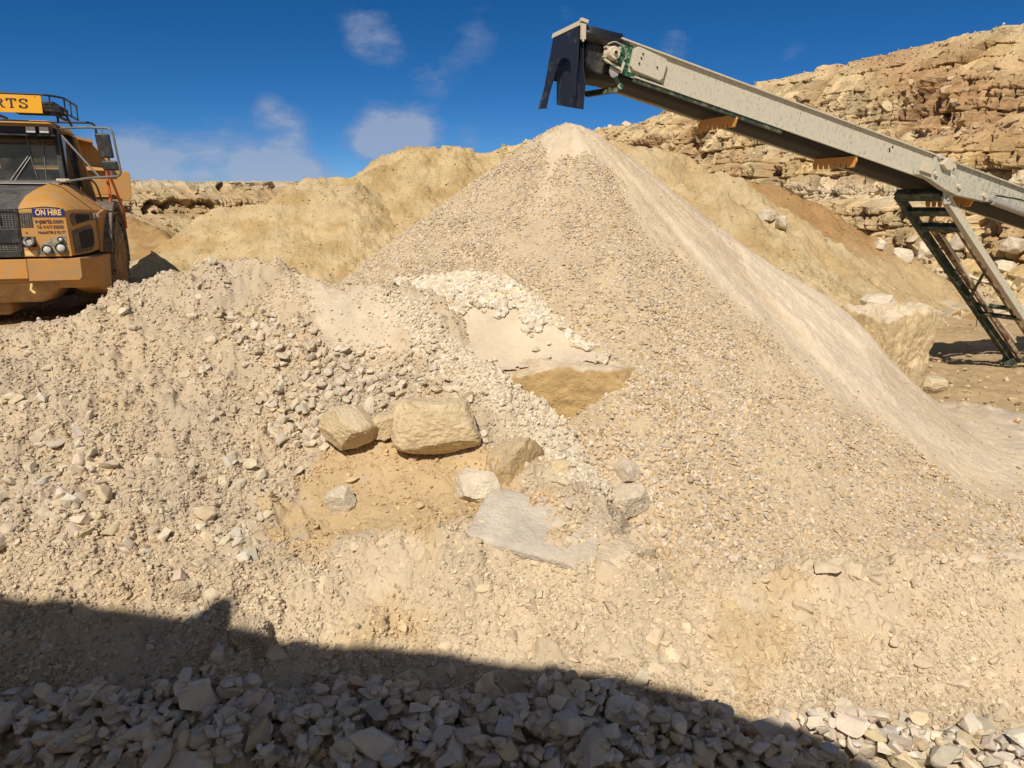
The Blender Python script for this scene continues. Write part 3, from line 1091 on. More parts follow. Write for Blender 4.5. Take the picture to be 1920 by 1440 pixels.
RIM = [(2500, -62, 18.5), (2250, -32, 21), (2050, 3, 24), (1920, 32, 26.5), (1800, 64, 28.8), (1700, 82, 30.8), (1600, 108, 32.8), (1500, 134, 34.8), (1430, 144, 36.5), (1300, 186, 40), (1200, 209, 43.5), (1110, 242, 47), (1000, 262, 52), (880, 285, 58)]
BASE = [(u, 470, t - 3.0 * (t / 40)) for u, v, t in RIM]
quarry_face('quarry_face', BASE, RIM,
            [(0, 4.2), (.10, 3.4), (.14, 2.6), (.30, 2.2), (.34, 1.1), (.50, .7), (.56, .1), (.62, -.5), (.80, -1.0), (.88, -1.8), (1, -3.2)],
            dict(rock=(.53, .40, .225), yellow=(.53, .36, .15), scree=(.50, .385, .225), red=(.36, .20, .095), pale=(.60, .51, .37), top=(.55, .46, .33), white=.36, stain=15.2,
                 steep=[(0, .35), (.08, .45), (.12, .7), (.30, .7), (.33, .42), (.40, .65), (.52, .7), (.57, .45), (.62, .7), (.86, .62), (.95, .5), (1, .42)]),
            .05, .04, 300)
RIM2 = [(-420, 322, 36), (-200, 330, 42), (0, 336, 48), (250, 341, 56), (330, 342, 58), (400, 343, 60), (480, 344, 62), (560, 344, 65), (700, 345, 70), (900, 345, 78)]
BASE2 = [(u, 430, t - 4) for u, v, t in RIM2]
quarry_face('quarry_face', BASE2, RIM2,
            [(0, 7), (.25, 4.5), (.45, 2.5), (.5, .8), (.72, .3), (.78, -.6), (1, -2.2)],
            dict(rock=(.43, .32, .18), yellow=(.42, .28, .12), scree=(.46, .34, .18), red=(.36, .225, .12), pale=(.50, .42, .30), top=(.46, .37, .25), white=.95,
                 steep=[(0, .3), (.42, .38), (.50, .72), (.70, .72), (.80, .48), (1, .4)]),
            .09, .05, 350, 60)


# ------------------------------------------------------------------ rocks
def ico(sub):
    bm = bmesh.new()
    bmesh.ops.create_icosphere(bm, subdivisions=sub, radius=1)
    bm.verts.ensure_lookup_table()
    V = np.array([v.co[:] for v in bm.verts])
    F = np.array([[v.index for v in f.verts] for f in bm.faces])
    bm.free()
    return V, F


ICO = {k: ico(k) for k in (1, 2, 3, 4, 5, 6)}


def rock_shape(seed, sub, chops=9, aniso=(1, .75, .5), rough=.06, boxy=None, cut=(.38, .75)):
    r = np.random.default_rng(seed)
    V, F = ICO[sub]
    V = V.copy()
    if boxy:
        V = V / (np.abs(V) ** boxy).sum(1)[:, None] ** (1 / boxy)
    for _ in range(chops):
        n = r.normal(size=3)
        n /= np.linalg.norm(n)
        q = V @ n
        d = r.uniform(*cut) * (q.max() if boxy else 1)
        V -= np.clip(q - d, 0, None)[:, None] * n * r.uniform(.96, 1.0)
    if rough:
        N = V / np.linalg.norm(V, axis=1)[:, None]
        V = V + N * (rough * fbm3(V * 2.3 + seed, 4, seed % 50))[:, None]
        if sub >= 4:
            V = V + N * (rough * .5 * fbm3(V * 9 + seed, 5, seed % 40, .6))[:, None]
        if sub >= 5:                                 # bedding ledges and conchoidal flakes
            lv = V[:, 2] * 5 + 1.2 * fbm3(V * 1.7 + 3, 3, seed % 33) + seed
            V = V + N * (rough * .10 * (np.abs(lv - np.floor(lv) - .5) ** 2 * 4 - .4) * np.clip(1 - np.abs(N[:, 2:3]), 0, 1)[:, 0])[:, None]
            fl = 1 - np.abs(fbm3(V * 4 + seed * 2, 3, seed % 21))
            V = V - N * (rough * .5 * fl ** 6)[:, None]
    V = V - (V.max(0) + V.min(0)) / 2
    V = V / (V.max(0) - V.min(0)) * 2 * np.array(aniso)
    return V, F


TINY = [rock_shape(1000 + i, 1, 5, (1, rng.uniform(.6, .95), rng.uniform(.4, .75)), 0) for i in range(14)]
MID = [rock_shape(1100 + i, 2, 10, (1, rng.uniform(.55, .9), rng.uniform(.4, .7)), .05) for i in range(18)]


def frames(N, tilt, r):
    Z = N + tilt * r.normal(size=N.shape)
    Z /= np.linalg.norm(Z, axis=1)[:, None]
    A = r.normal(size=N.shape)
    Xa = np.cross(A, Z)
    Xa /= np.linalg.norm(Xa, axis=1)[:, None]
    Ya = np.cross(Z, Xa)
    return np.stack([Xa, Ya, Z], -1)


def normals(H, x, y, e=.03):
    gx, gy = (H(x + e, y) - H(x - e, y)) / (2 * e), (H(x, y + e) - H(x, y - e)) / (2 * e)
    n = np.stack([-gx, -gy, np.ones_like(gx)], -1)
    return n / np.linalg.norm(n, axis=1)[:, None]


def scatter(name, pos, N, size, tint, tmpl, mat, seed, tilt=.45, smooth=False):
    """a great many loose stones as one mesh; size is the half length of each"""
    r = np.random.default_rng(seed)
    Rm = frames(N, tilt, r)
    which = r.integers(0, len(tmpl), len(pos))
    Vs, Fs, Ts, b = [], [], [], 0
    for j, (tv, tf) in enumerate(tmpl):
        k = np.nonzero(which == j)[0]
        if not len(k):
            continue
        P = np.einsum('kij,nj->kni', Rm[k], tv) * size[k][:, None, None] + pos[k][:, None, :]
        Vs.append(P.reshape(-1, 3))
        Fs.append((tf[None] + (b + np.arange(len(k)) * len(tv))[:, None, None]).reshape(-1, 3))
        Ts.append(np.repeat(tint[k], len(tv), axis=0))
        b += len(k) * len(tv)
    o = np_obj(name, np.concatenate(Vs), np.concatenate(Fs), mat, np.concatenate(Ts), smooth)
    return tag(o, kind='stuff')


def sample(poly, n, r):
    lo, hi = poly.min(0), poly.max(0)
    out = np.zeros((0, 2))
    while len(out) < n:
        q = r.uniform(lo, hi, (n * 2, 2))
        out = np.concatenate([out, q[inside(poly, q[:, 0], q[:, 1])]])
    return out[:n]


def in_view(x, y, z, pad=320):
    s, c = math.sin(PITCH), math.cos(PITCH)
    dep = y * c - (z - CAMZ) * s
    u = 960 + FPX * x / dep
    v = 720 - FPX * (y * s + (z - CAMZ) * c) / dep
    return u, v, dep, (u > -pad) & (u < 1920 + pad) & (v > -pad) & (v < 1440 + pad)


def stone_tints(n, r, base, yellow=.0, grey=.15, spread=.16):
    t = np.array(base)[None] * (1 + spread * r.normal(size=(n, 1)))
    k = r.random(n)
    t[k < yellow] *= np.array([1.0, .93, .78])
    t[k > 1 - grey] *= np.array([1.0, 1.06, 1.2])
    return np.clip(t, .08, .72)


# --- crushed stone that covers the cone
r = np.random.default_rng(21)
n = 560000
a, q = r.uniform(-2.15, 1.75, n), np.sqrt(r.random(n)) * 5.9
x, y = APEX[0] + q * np.sin(a), APEX[1] - q * np.cos(a)
zc = cone_h(x, y)
d, cap, pa = cone_dustmask(x, y)
prob = 1 - np.clip(d * 1.02 + cap * .98 + pa * .8, 0, .988)
rows = np.clip(.8 + .7 * streaks(x, y) + 1.1 * fbm2(x * 1.1, y * 1.1, 3, 97) - .12 * np.clip(x - 1.2, 0, 1.5), .3, 1)
k = (r.random(n) < prob * rows) & (cone_raw(x, y) > ground_raw(x, y) - .35)
u, v, dep, ok = in_view(x, y, zc)
k &= ok & (dep > 3.4)
x, y, zc = x[k], y[k], zc[k]
Nn = normals(cone_h, x, y)
size = .0105 + .013 * r.random(len(x)) ** 1.5 + .008 * (r.random(len(x)) < .03)
size *= .80 * np.clip(.68 + .28 * fbm2(x * 1.4, y * 1.4, 2, 99) + .09 * np.hypot(x - APEX[0], y - APEX[1]), .6, 1.3)
d_, cap_, pa_ = cone_dustmask(x, y)
size *= 1 - .35 * np.clip(d_ + pa_, 0, 1)
pos = np.stack([x, y, zc], -1) + Nn * (size * r.uniform(-.05, .75, len(x)))[:, None]
scatter('gravel', pos, Nn, size, stone_tints(len(x), r, (.55, .44, .305), .25, .25, .13), TINY, M['stone'], 22, .5)

# --- white gravel above the dust fan
r = np.random.default_rng(23)
xy = sample(FANP, 9000, r)
dd = soft(FAND, xy[:, 0], xy[:, 1], .22, 4, 6)
xy = xy[(r.random(len(xy)) < 1 - .97 * dd) & ((dd < .3) | (r.random(len(xy)) < .04))]
xy = xy[fan_raw(xy[:, 0], xy[:, 1]) > near_raw(xy[:, 0], xy[:, 1]) - .02]
Nn = normals(fan_raw, xy[:, 0], xy[:, 1])
size = .014 + .022 * r.random(len(xy)) ** 2
pos = np.stack([xy[:, 0], xy[:, 1], fan_raw(xy[:, 0], xy[:, 1])], -1) + Nn * (size * r.uniform(0, .8, len(xy)))[:, None]
scatter('gravel', pos, Nn, size, stone_tints(len(xy), r, PALE * 1.05, .05, .2, .08), TINY, M['stone'], 24)

# --- rubble on the heap, the bank and the floor: crumbs first, then stones, the largest as things of their own
r = np.random.default_rng(25)
n = 300000
th, ra = r.uniform(R(-44), R(44), n), np.exp(r.uniform(math.log(3.0), math.log(7.6), n))
x, y = ra * np.sin(th), ra * np.cos(th)
hz = near_raw(x, y)
u, v, dep, ok = in_view(x, y, hz)
fl = soft(POLY['floor'], x, y, .1, 2.5, 2)
sand = soft(POLY['heap_sand'], x, y, .12, 2.5, 4)
stony = np.maximum(soft(POLY['stony'], x, y, .12, 2.5, 8), soft(POLY['left_rocks'], x, y, .3, 1.5, 9) * .45)
strip = soft(POLY['strip'], x, y, .1, 2.5, 10)
berm = inside(POLY['berm'], x, y)
bed = inside(POLY['bed'], x, y)
cl = np.clip(.5 + 1.2 * fbm2(x * 2.0, y * 2.0, 3, 41), .08, 1)
prob = cl * np.where(berm, .55, .8) * (1 - .8 * fl) * (1 - .85 * sand) * np.where(bed, .3, 1)
prob = np.maximum(prob, np.maximum(stony * .9, strip * .95))
visible = ok & (hz > cone_h(x, y) - .1) & (hz > ground_raw(x, y))
k = visible & (r.random(n) < prob)
x, y, hz, fl, stony, strip, berm = [q[k] for q in (x, y, hz, fl, stony, strip, berm)]
hz = near_h(x, y)
Nn = normals(near_raw, x, y)
size = .0065 + .011 * r.random(len(x)) ** 2
size = np.where(strip > .4, .008 + .016 * r.random(len(x)) ** 1.6, size)
size = np.where(berm, size * .85, size)
pos = np.stack([x, y, hz], -1) + Nn * (size * r.uniform(-.25, .45, len(x)))[:, None]
base = near_tint(x, y)
tint = base * (1 + .12 * r.normal(size=(len(x), 1))) * 1.03
sp = (strip > .4)[:, None]
tint = np.where(sp, np.clip(PALE * (1 + .1 * r.normal(size=(len(x), 1))), .2, .7), tint)
scatter('rubble', pos, Nn, size, np.clip(tint, .08, .7), TINY, M['stone'], 26, .6)

n = 30000
th, ra = r.uniform(R(-44), R(44), n), np.exp(r.uniform(math.log(3.05), math.log(7.4), n))
x, y = ra * np.sin(th), ra * np.cos(th)
hz = near_raw(x, y)
u, v, dep, ok = in_view(x, y, hz)
fl = soft(POLY['floor'], x, y, .1, 2.5, 2)
sand = soft(POLY['heap_sand'], x, y, .12, 2.5, 4)
st1 = soft(POLY['stony'], x, y, .12, 2.5, 8)
st2 = soft(POLY['left_rocks'], x, y, .3, 1.5, 9)
strip = soft(POLY['strip'], x, y, .1, 2.5, 10)
berm = inside(POLY['berm'], x, y)
crest = np.clip((hz - .75) / .5, 0, 1)
cl = np.clip(.35 + 1.3 * fbm2(x * 1.7, y * 1.7, 3, 45), .05, 1)
prob = np.where(berm, .16, .22 * cl + .2 * crest * cl)
prob = np.maximum(prob, np.maximum(st1 * .95, np.maximum(st2 * .5 * cl + st2 * .1, strip * .35)))
prob = prob * (1 - .75 * fl) * (1 - .9 * sand)
prob = np.where(inside(POLY['bed'], x, y), .1, prob)
k = ok & (hz > cone_h(x, y) - .05) & (hz > ground_raw(x, y)) & (r.random(n) < prob)
x, y, st1, st2, strip, berm, fl, hz, crest = [q[k] for q in (x, y, st1, st2, strip, berm, fl, hz, crest)]
m = len(x)
size = .012 + .036 * r.random(m) ** 3
size = np.where(st1 > .4, .015 + .036 * r.random(m) ** 2, size)
size = np.where((st2 > .3) & (r.random(m) < .5), size * 1.45, size)
size = np.where(strip > .4, .016 + .016 * r.random(m), size)
size = np.where(berm, size * np.where(r.random(m) < .12, 1.7, .9), size)
Nn = normals(near_raw, x, y)
sit = np.where(berm, r.uniform(-.4, .1, m), r.uniform(-.1, .45, m)) + np.where(st1 > .4, r.uniform(0, .5, m), 0)
pos = np.stack([x, y, near_h(x, y)], -1) + Nn * (size * sit)[:, None]
tint = np.clip(np.where((berm | (fl > .4))[:, None], near_tint(x, y) * (1.06 + .08 * r.normal(size=(m, 1))), (.35 * near_tint(x, y) + .65 * stone_tints(m, r, PALE * .97, .12, .10, .09))), .1, .7)
px = size / (pos[:, 1] + .01) * in_view(x, y, pos[:, 2], 0)[3]
order = np.argsort(-px)
big, rest = order[:285], order[285:]
scatter('rubble', pos[rest], Nn[rest], size[rest], tint[rest], MID, M['stone'], 28, .55)

ROCK_LIB = {}


def lone_rock(name, pos, Rm, size, tint, key, mat, label, cat, group=None, aniso=None, sub=4):
    """one loose stone; stones of a kind share a handful of shapes, each with its own colour"""
    if key not in ROCK_LIB:
        ROCK_LIB[key] = rock_shape(key, sub, 11 + key % 4, aniso or (1, .5 + .045 * (key % 9), .36 + .05 * (key % 6)), .06)
    tv, tf = ROCK_LIB[key]
    if (key, 'me') not in ROCK_LIB:
        ROCK_LIB[(key, 'me')] = {}
    tint = tuple(np.round(np.array(tint) / .03) * .03)
    cache = ROCK_LIB[(key, 'me')]
    if tint not in cache:
        me = np_mesh(name, tv, tf, np.array(tint), True)
        me.materials.append(mat)
        me.set_sharp_from_angle(angle=R(32))
        cache[tint] = me
    o = bpy.data.objects.new(name, cache[tint])
    m4 = Matrix([[*(Rm[i] * size), pos[i]] for i in range(3)] + [[0, 0, 0, 1]])
    o.matrix_world = m4
    col.objects.link(o)
    return tag(o, label, cat, group)


fr = frames(Nn, .45, r)
for i in big:
    if berm[i]:
        lab, grp = 'dusty stone half sunk in the low crumbly bank across the front', 'stones in the front bank'
    elif fl[i] > .35:
        lab, grp = 'small loose stone lying on the flat tan dirt below the big boulder', 'stones on the dirt floor'
    elif st1[i] > .35:
        lab, grp = 'white stone in the dense stony patch above and left of the big boulder', 'stones of the stony patch'
    elif strip[i] > .35:
        lab, grp = 'white stone in the gravel chute running down past the buried block', 'stones of the gravel chute'
    elif crest[i] > .5:
        lab, grp = 'pale stone near the top of the rubble heap in front of the truck', 'stones along the heap top'
    else:
        lab, grp = 'pale stone loose on the lower slope of the rubble heap at the left edge', 'stones on the lower heap slope'
    lone_rock('rubble_stone', pos[i], fr[i], size[i], tint[i], int(2000 + r.integers(0, 16)), M['stone'], lab, 'stone', grp, None, 3)


# --- boulders, one by one: (name, label, u, v of the middle, distance, width, depth, height, yaw, tilt, seed, boxiness, tint, top dust)
YEL, OCH, WHT, GRY = (.64, .50, .30), (.52, .375, .195), (.66, .57, .425), (.56, .49, .40)


def lands(u, v, back=0.0):
    """distance to the first thing met on this line of sight"""
    d = pix_dir(u, v)
    dg = bpy.context.evaluated_depsgraph_get()
    ok, loc, *_ = sc.ray_cast(dg, (0, 0, CAMZ), Vector(d).normalized())
    return (loc - Vector((0, 0, CAMZ))).length / np.linalg.norm(d) + back if ok else 25.0


def boulder(name, label, u, v, t, w, dpt, h, yaw, tilt, seed, boxy, tint, dust=.5, roll=0, sub=6, chops=20, rough=.05, cut=(.66, .92), cat='boulder'):
    boxy = boxy and boxy + 2
    V, F = rock_shape(seed, sub, chops, (w / 2, dpt / 2, h / 2), rough, boxy, cut)
    Rm = np.array(Matrix.Rotation(R(yaw), 3, 'Z') @ Matrix.Rotation(R(tilt), 3, 'X') @ Matrix.Rotation(R(roll), 3, 'Y'))
    p = at(u, v, t) - np.array([0, 0, .07 * h if t < 7 and cat == 'boulder' else 0])
    me_v = V @ Rm.T
    nz = np.zeros(len(V))
    tri = me_v[F]
    fn = np.cross(tri[:, 1] - tri[:, 0], tri[:, 2] - tri[:, 0])
    vn = np.zeros_like(me_v)
    for c in range(3):
        np.add.at(vn, F[:, c], fn)
    vn /= np.linalg.norm(vn, axis=1)[:, None] + 1e-9
    bd = fbm3(me_v * 5 + seed, 3, seed % 30)
    mask = np.clip((vn[:, 2] - .45 + .5 * bd) / .35, 0, 1)[:, None] * dust
    stain = np.clip(fbm3(me_v * np.array([2.0, 2.0, 5.0]) / max(w, .2) + seed, 4, 3) * 1.7, 0, 1)[:, None]
    c = np.array(tint)[None] * (1 - .3 * stain) + np.array(OCH)[None] * .3 * stain
    c = c * (1 - mask) + DUST[None] * 1.02 * mask
    me = np_mesh(name, me_v, F, c, True)
    me.materials.append(M['boulder'])
    me.set_sharp_from_angle(angle=R(35))
    o = bpy.data.objects.new(name, me)
    o.location = p
    col.objects.link(o)
    return tag(o, label, cat)


boulder('boulder', 'big rounded yellow boulder, the largest loose one, resting on the tan dirt', 818, 790, 5.0, .58, .44, .36, 6, -6, 131, 2.6, YEL, .3, 4, chops=16, rough=.055, cut=(.76, .95))
boulder('boulder', 'angular grey topped boulder lying just left of the big yellow boulder', 655, 792, 5.0, .38, .32, .27, -28, 8, 147, 3, YEL, .5, 22)
boulder('boulder', 'small pale slab wedged between the two boulders beside the stony patch', 728, 789, 5.08, .24, .24, .17, 10, 0, 33, 4, (.57, .45, .28), .3, -18)
boulder('boulder', 'lone roundish pale boulder on the open tan dirt floor', 636, 934, 4.62, .20, .18, .17, 20, 0, 34, None, WHT, .3, sub=5, chops=12, cut=(.6, .85))
boulder('boulder', 'brown half buried boulder with a cracked face below the gravel chute', 955, 880, 4.86, .36, .42, .54, -14, -12, 35, 4, (.45, .32, .165), .45, 12, rough=.06)
boulder('boulder', 'pale wedge of rock leaning on the brown half buried boulder', 897, 908, 4.62, .30, .24, .15, -22, 24, 136, 3, WHT, .5, 12)
boulder('boulder', 'narrow upright rock with a sharp edge right of the brown boulder', 1042, 893, 4.78, .17, .2, .26, 12, -8, 37, 4, YEL, .5, -14)
boulder('stone_slab', 'flat grey slab tilted towards the viewer behind the front bank', 1018, 1004, 4.34, .80, .5, .17, -18, 15, 38, 6, GRY, .15, 9, chops=6, rough=.03, cut=(.8, .98), cat='slab')
boulder('boulder', 'blocky yellow rock half buried just right of the flat grey slab', 1160, 1046, 4.26, .40, .42, .26, -12, 8, 39, 5, (.60, .48, .31), .8, 6)
boulder('stone_block', 'buried square block with a flat ochre face under the pinkish dust fan', 1056, 768, 5.70, 1.12, .55, .80, -4, 0, 40, 9, (.50, .34, .155), .9, 2, chops=9, rough=.07, cut=(.86, .98), cat='block')
boulder('stone_block', 'large broken block with dust covered top on the right flank of the cone', 1640, 668, 8.15, .92, .95, 1.22, 24, 0, 52, 7, (.56, .43, .25), .95, 2, chops=16, rough=.09, cut=(.74, .96), cat='block')
boulder('boulder', 'upright piece of rock split off the right end of the large broken block', 1700, 712, 7.95, .26, .34, .56, 14, 4, 42, 5, (.56, .44, .27), .5, -6)
boulder('boulder', 'flat topped pale rock sitting on the large broken block', 1649, 567, 8.2, .34, .26, .16, 8, 0, 43, 3.5, WHT, .4, -6)
boulder('boulder', 'small rock sticking out of the dust beside the large broken block', 1580, 652, 7.15, .16, .18, .16, 25, 0, 44, 3.5, YEL, .9, 10)
boulder('boulder', 'low broken rock on the sand right of the upright piece', 1740, 722, 8.3, .34, .3, .2, -10, 0, 45, 4, (.55, .44, .29), .7)
boulder('boulder', 'dusty rock at the edge of the cone, upper of the pair there', 1176, 880, 4.98, .17, .2, .15, 30, 5, 46, 4, WHT, .7, 10)
boulder('boulder', 'dusty rock with a broken overhang, lower of the pair at the cone edge', 1180, 936, 4.80, .24, .26, .18, -25, 10, 49, 4, WHT, .7, -12)
boulder('boulder', 'flat rock with a dark gap under it below the gravel chute', 1100, 945, 4.58, .18, .16, .08, 15, 6, 50, 4, WHT, .6, 12)
boulder('boulder', 'squat dirty lump at the edge of the shadow on the left', 350, 1118, 3.98, .21, .2, .22, 10, 0, 51, 3, DIRT * .95, .5, sub=6, rough=.22, cut=(.85, .98))
boulder('boulder', 'rounded dirty lump in the shadow edge below the heap', 470, 1195, 3.72, .2, .2, .22, 10, 0, 53, 3, DIRT * .9, .4, sub=6, rough=.22, cut=(.85, .98))
boulder('boulder', 'pale angular rock sunk in the front bank at the right', 1625, 1094, 4.08, .13, .12, .08, 20, 10, 54, 4, WHT, .5, sub=5)
boulder('boulder', 'rounded stone lying in the middle of the front bank', 960, 1162, 3.93, .15, .12, .1, 0, 0, 55, 3, YEL, .8, sub=5)
boulder('boulder', 'flat pale stone on the crest of the front bank below the slab', 842, 1080, 4.12, .12, .1, .06, 30, 20, 56, 4, WHT, .4, sub=5)
boulder('boulder', 'leaning flake of stone on the left heap beside the tan dirt', 415, 915, 4.68, .07, .06, .16, 20, -10, 57, 4, WHT, .2, 18, sub=5)
boulder('boulder', 'rounded cream stone high on the rubble heap crest near the truck wheel', 220, 582, 6.3, .16, .13, .12, 20, 0, 58, 3, YEL, .3, 8, sub=5)
boulder('boulder', 'pale rock in a hollow at the foot of the heap on the left', 182, 985, 4.35, .14, .12, .16, 20, 0, 59, 3.5, (.52, .39, .22), .3, 8, sub=5)
boulder('boulder', 'white rounded stone beside the tan dirt at the foot of the stony patch', 470, 990, 4.5, .15, .13, .13, 20, 0, 60, 3, WHT, .3, 8, sub=5)
boulder('boulder', 'larger pale boulder of the pair stuck in the brown soil heap', 1440, 404, lands(1440, 416), .3, .35, .26, 20, 0, 61, 3.5, WHT, .3, 8, sub=5)
boulder('boulder', 'smaller pale boulder of the pair stuck in the brown soil heap', 1466, 418, lands(1466, 432), .26, .3, .32, -20, 0, 62, 3.5, WHT, .3, 8, sub=5)
for u, v, t, s, sd, lab in ((1690, 480, 22, .9, 63, 'pale block at the foot of the right face, between the conveyor legs'), (1740, 470, 22, 1.1, 64, 'broad pale block at the foot of the right face behind the leg frame'),
                            (1885, 505, 20, 1.0, 65, 'squarish pale block at the foot of the right face by the picture edge'), (1830, 480, 21, .8, 66, 'leaning pale block at the foot of the right face beside the square one'),
                            (1800, 455, 23, .9, 67, 'pale block highest on the scree below the conveyor'), (1650, 460, 24, .6, 68, 'small pale block left of the leg frame at the foot of the right face'), (1900, 460, 22, .9, 69, 'pale block on the scree below the conveyor at the picture edge')):
    t = lands(u, v)
    s *= t / 26 * .8
    boulder('boulder', lab, u, v, t, s, s * .9, s * .75, sd * 37 % 90, 8, sd, 4, WHT, .3, sd % 20, sub=5)

# --- crumbs and small stones on the far heaps
r = np.random.default_rng(74)
hp, ht = [], []
for V_, t_ in HEAPS:
    u, v, dep, ok = in_view(V_[:, 0], V_[:, 1], V_[:, 2])
    k = np.nonzero(ok & (dep < 30))[0]
    k = r.choice(k, min(len(k), 6000), replace=False)
    hp.append(V_[k] + r.normal(0, .012, (len(k), 3)))
    ht.append(t_[k] * (1.06 + .07 * r.normal(size=(len(k), 1))))
hp, ht = np.concatenate(hp), np.concatenate(ht)
sz_ = np.linalg.norm(hp[:, :2], axis=1) / 18
scatter('heap_rubble', hp, np.tile([0, 0, 1.0], (len(hp), 1)), (.010 + .024 * r.random(len(hp)) ** 5) * sz_, np.clip(ht, .05, .7), TINY, M['stone'], 75, .7)

# --- scree below the right face
r = np.random.default_rng(71)
n = 2600
uu, tt = r.uniform(1180, 2050, n), r.uniform(17, 25, n)
P = np.array([at(a, 480, b) for a, b in zip(uu, tt)])
z = ground_raw(P[:, 0], P[:, 1]) + np.clip((tt - 20) / 5, 0, 1) * 1.6 * r.random(n)
size = .04 + .28 * r.random(n) ** 4
up = np.tile([0, 0, 1.0], (n, 1))
scatter('scree', np.stack([P[:, 0], P[:, 1], z], -1), up, size, stone_tints(n, r, (.52, .42, .28), .3, .1, .15), MID, M['stone'], 72, .6)
# --- broken rock lying on the ledges, on the scree and along the rim of the faces
for (V_, c_, w_), n_, nm in zip(CLIFFS, (7000, 4000), ('fallen_rock', 'fallen_rock')):
    u, v, dep, ok = in_view(V_[:, 0], V_[:, 1], V_[:, 2])
    p_ = w_ * ok * dep ** -.5
    k = r.choice(len(V_), n_, p=p_ / p_.sum())
    sz_ = (.02 + .05 * r.random(n_) + .28 * r.random(n_) ** 9 * (V_[k, 2] < V_[:, 2].max() * .8)) * (1.0 if V_[:, 0].mean() > 0 else .8)
    scatter(nm, V_[k] + r.normal(0, .04, (n_, 3)), np.tile([0, 0, 1.0], (n_, 1)), sz_, np.clip((c_[k] * .6 + .4 * np.array([.52, .42, .28])) * (1.08 + .16 * r.normal(size=(n_, 1))), .08, .7), MID, M['stone'], 76, .7)
# --- small stones strewn over the quarry floor
n = 9000
th, ra = r.uniform(R(-40), R(36), n), np.exp(r.uniform(math.log(5), math.log(24), n))
x, y = ra * np.sin(th), ra * np.cos(th)
k = (cone_raw(x, y) < ground_raw(x, y) + .05) & (near_raw(x, y) < ground_raw(x, y) + .1)
x, y = x[k], y[k]
k = r.random(len(x)) < np.where((y < 8.6) & (x > 1), .12, .8)
x, y = x[k], y[k]
size = .01 + .05 * r.random(len(x)) ** 3
scatter('loose_gravel', np.stack([x, y, ground_raw(x, y) + .02], -1), np.tile([0, 0, 1.0], (len(x), 1)), size, stone_tints(len(x), r, (.48, .37, .22), .3, .1, .15), TINY, M['stone'], 73, .5)

# --- the bank of big loose rocks along the bottom, dropped one after another onto each other
r = np.random.default_rng(81)
HX0, HY0, HS = -3.4, 2.2, .01
hx, hy = np.arange(HX0, 3.4, HS), np.arange(HY0, 3.75, HS)
HMX, HMY = np.meshgrid(hx, hy, indexing='ij')
HM = near_h(HMX, HMY)


def drop(x, y, sx, sy, sz, yaw):
    i0, i1 = int((x - sx - HX0) / HS), int((x + sx - HX0) / HS) + 1
    j0, j1 = int((y - sx - HY0) / HS), int((y + sx - HY0) / HS) + 1
    if i0 < 0 or j0 < 0 or i1 > len(hx) or j1 > len(hy):
        return None
    dx, dy = HMX[i0:i1, j0:j1] - x, HMY[i0:i1, j0:j1] - y
    c, s = math.cos(yaw), math.sin(yaw)
    e = ((dx * c + dy * s) / sx) ** 2 + ((-dx * s + dy * c) / sy) ** 2
    inn = e < 1
    if inn.sum() < 4:
        return None
    h = HM[i0:i1, j0:j1]
    z = np.quantile(h[inn], .5) + sz * .5
    if z + sz * .5 > near_raw(x, y) + .17:
        return None
    top = z + sz * np.sqrt(np.clip(1 - e, 0, None)) * .9
    HM[i0:i1, j0:j1] = np.where(inn, np.maximum(h, top), h)
    return z


cand = []
bedp = POLY['bed']
tries = sample(np.array([[q[0], max(q[1], 2.35)] for q in bedp]), 2400, r)
tries = tries[np.argsort(-np.hypot(tries[:, 0] * .15, tries[:, 1]) + .25 * r.random(len(tries)))]
for x, y in tries:
    s = .018 + .042 * r.random() ** 1.9 + (.035 if r.random() < .10 else 0)
    cand.append([x, y, s, r.uniform(.5, .9), r.uniform(.35, .6), r.uniform(0, 6.28), None])
SPECIAL = [
    ((612, 1352), .125, .5, .42, .35, 'long pale slab of rock, the longest in the shaded bank along the bottom'),
    ((1110, 1398), .10, .42, .4, 1.35, 'tall pointed shaded rock standing up at the bottom edge'),
    ((700, 1392), .105, .72, .5, .2, 'broad grey rock below the longest slab in the shaded bank'),
    ((1285, 1348), .085, .65, .5, .1, 'smooth bluish grey shaded rock just under the shadow edge'),
    ((1357, 1362), .085, .75, .6, -.5, 'rounded grey shaded rock right of the smooth bluish one'),
    ((375, 1335), .085, .6, .45, .4, 'grey shaded rock with a flat front in the left part of the bank'),
    ((1210, 1350), .085, .55, .4, -.8, 'slanting brown shaded rock left of the smooth bluish one'),
    ((1585, 1348), .085, .7, .55, .35, 'broad sunlit rock at the shadow edge, leftmost of the sunlit ones'),
    ((1638, 1356), .07, .6, .5, -.8, 'wedge shaped sunlit rock touching the leftmost sunlit one'),
    ((1772, 1412), .085, .7, .6, .3, 'rounded sunlit rock near the lower right corner'),
    ((1815, 1365), .07, .75, .6, 1.0, 'squarish white sunlit rock in the right hand group'),
    ((438, 1380), .07, .5, .4, 1.2, 'narrow upright shaded rock left of the broad grey one')]
items = []
for c in cand:
    z = drop(c[0], c[1], c[2], c[2] * c[3], c[2] * c[4], c[5])
    if z is not None:
        items.append((c[0], c[1], z, c[2], c[3], c[4], c[5], None))
for (u, v), s, qy, qz, yaw, lab in SPECIAL:
    t = (CAMZ + .16) / -pix_dir(u, v)[2]
    p = at(u, v, t)
    z = drop(p[0], p[1], s, s * qy, s * qz, yaw)
    if z is not None:
        items.append((p[0], p[1], z, s, qy, qz, yaw, lab))
vis = []
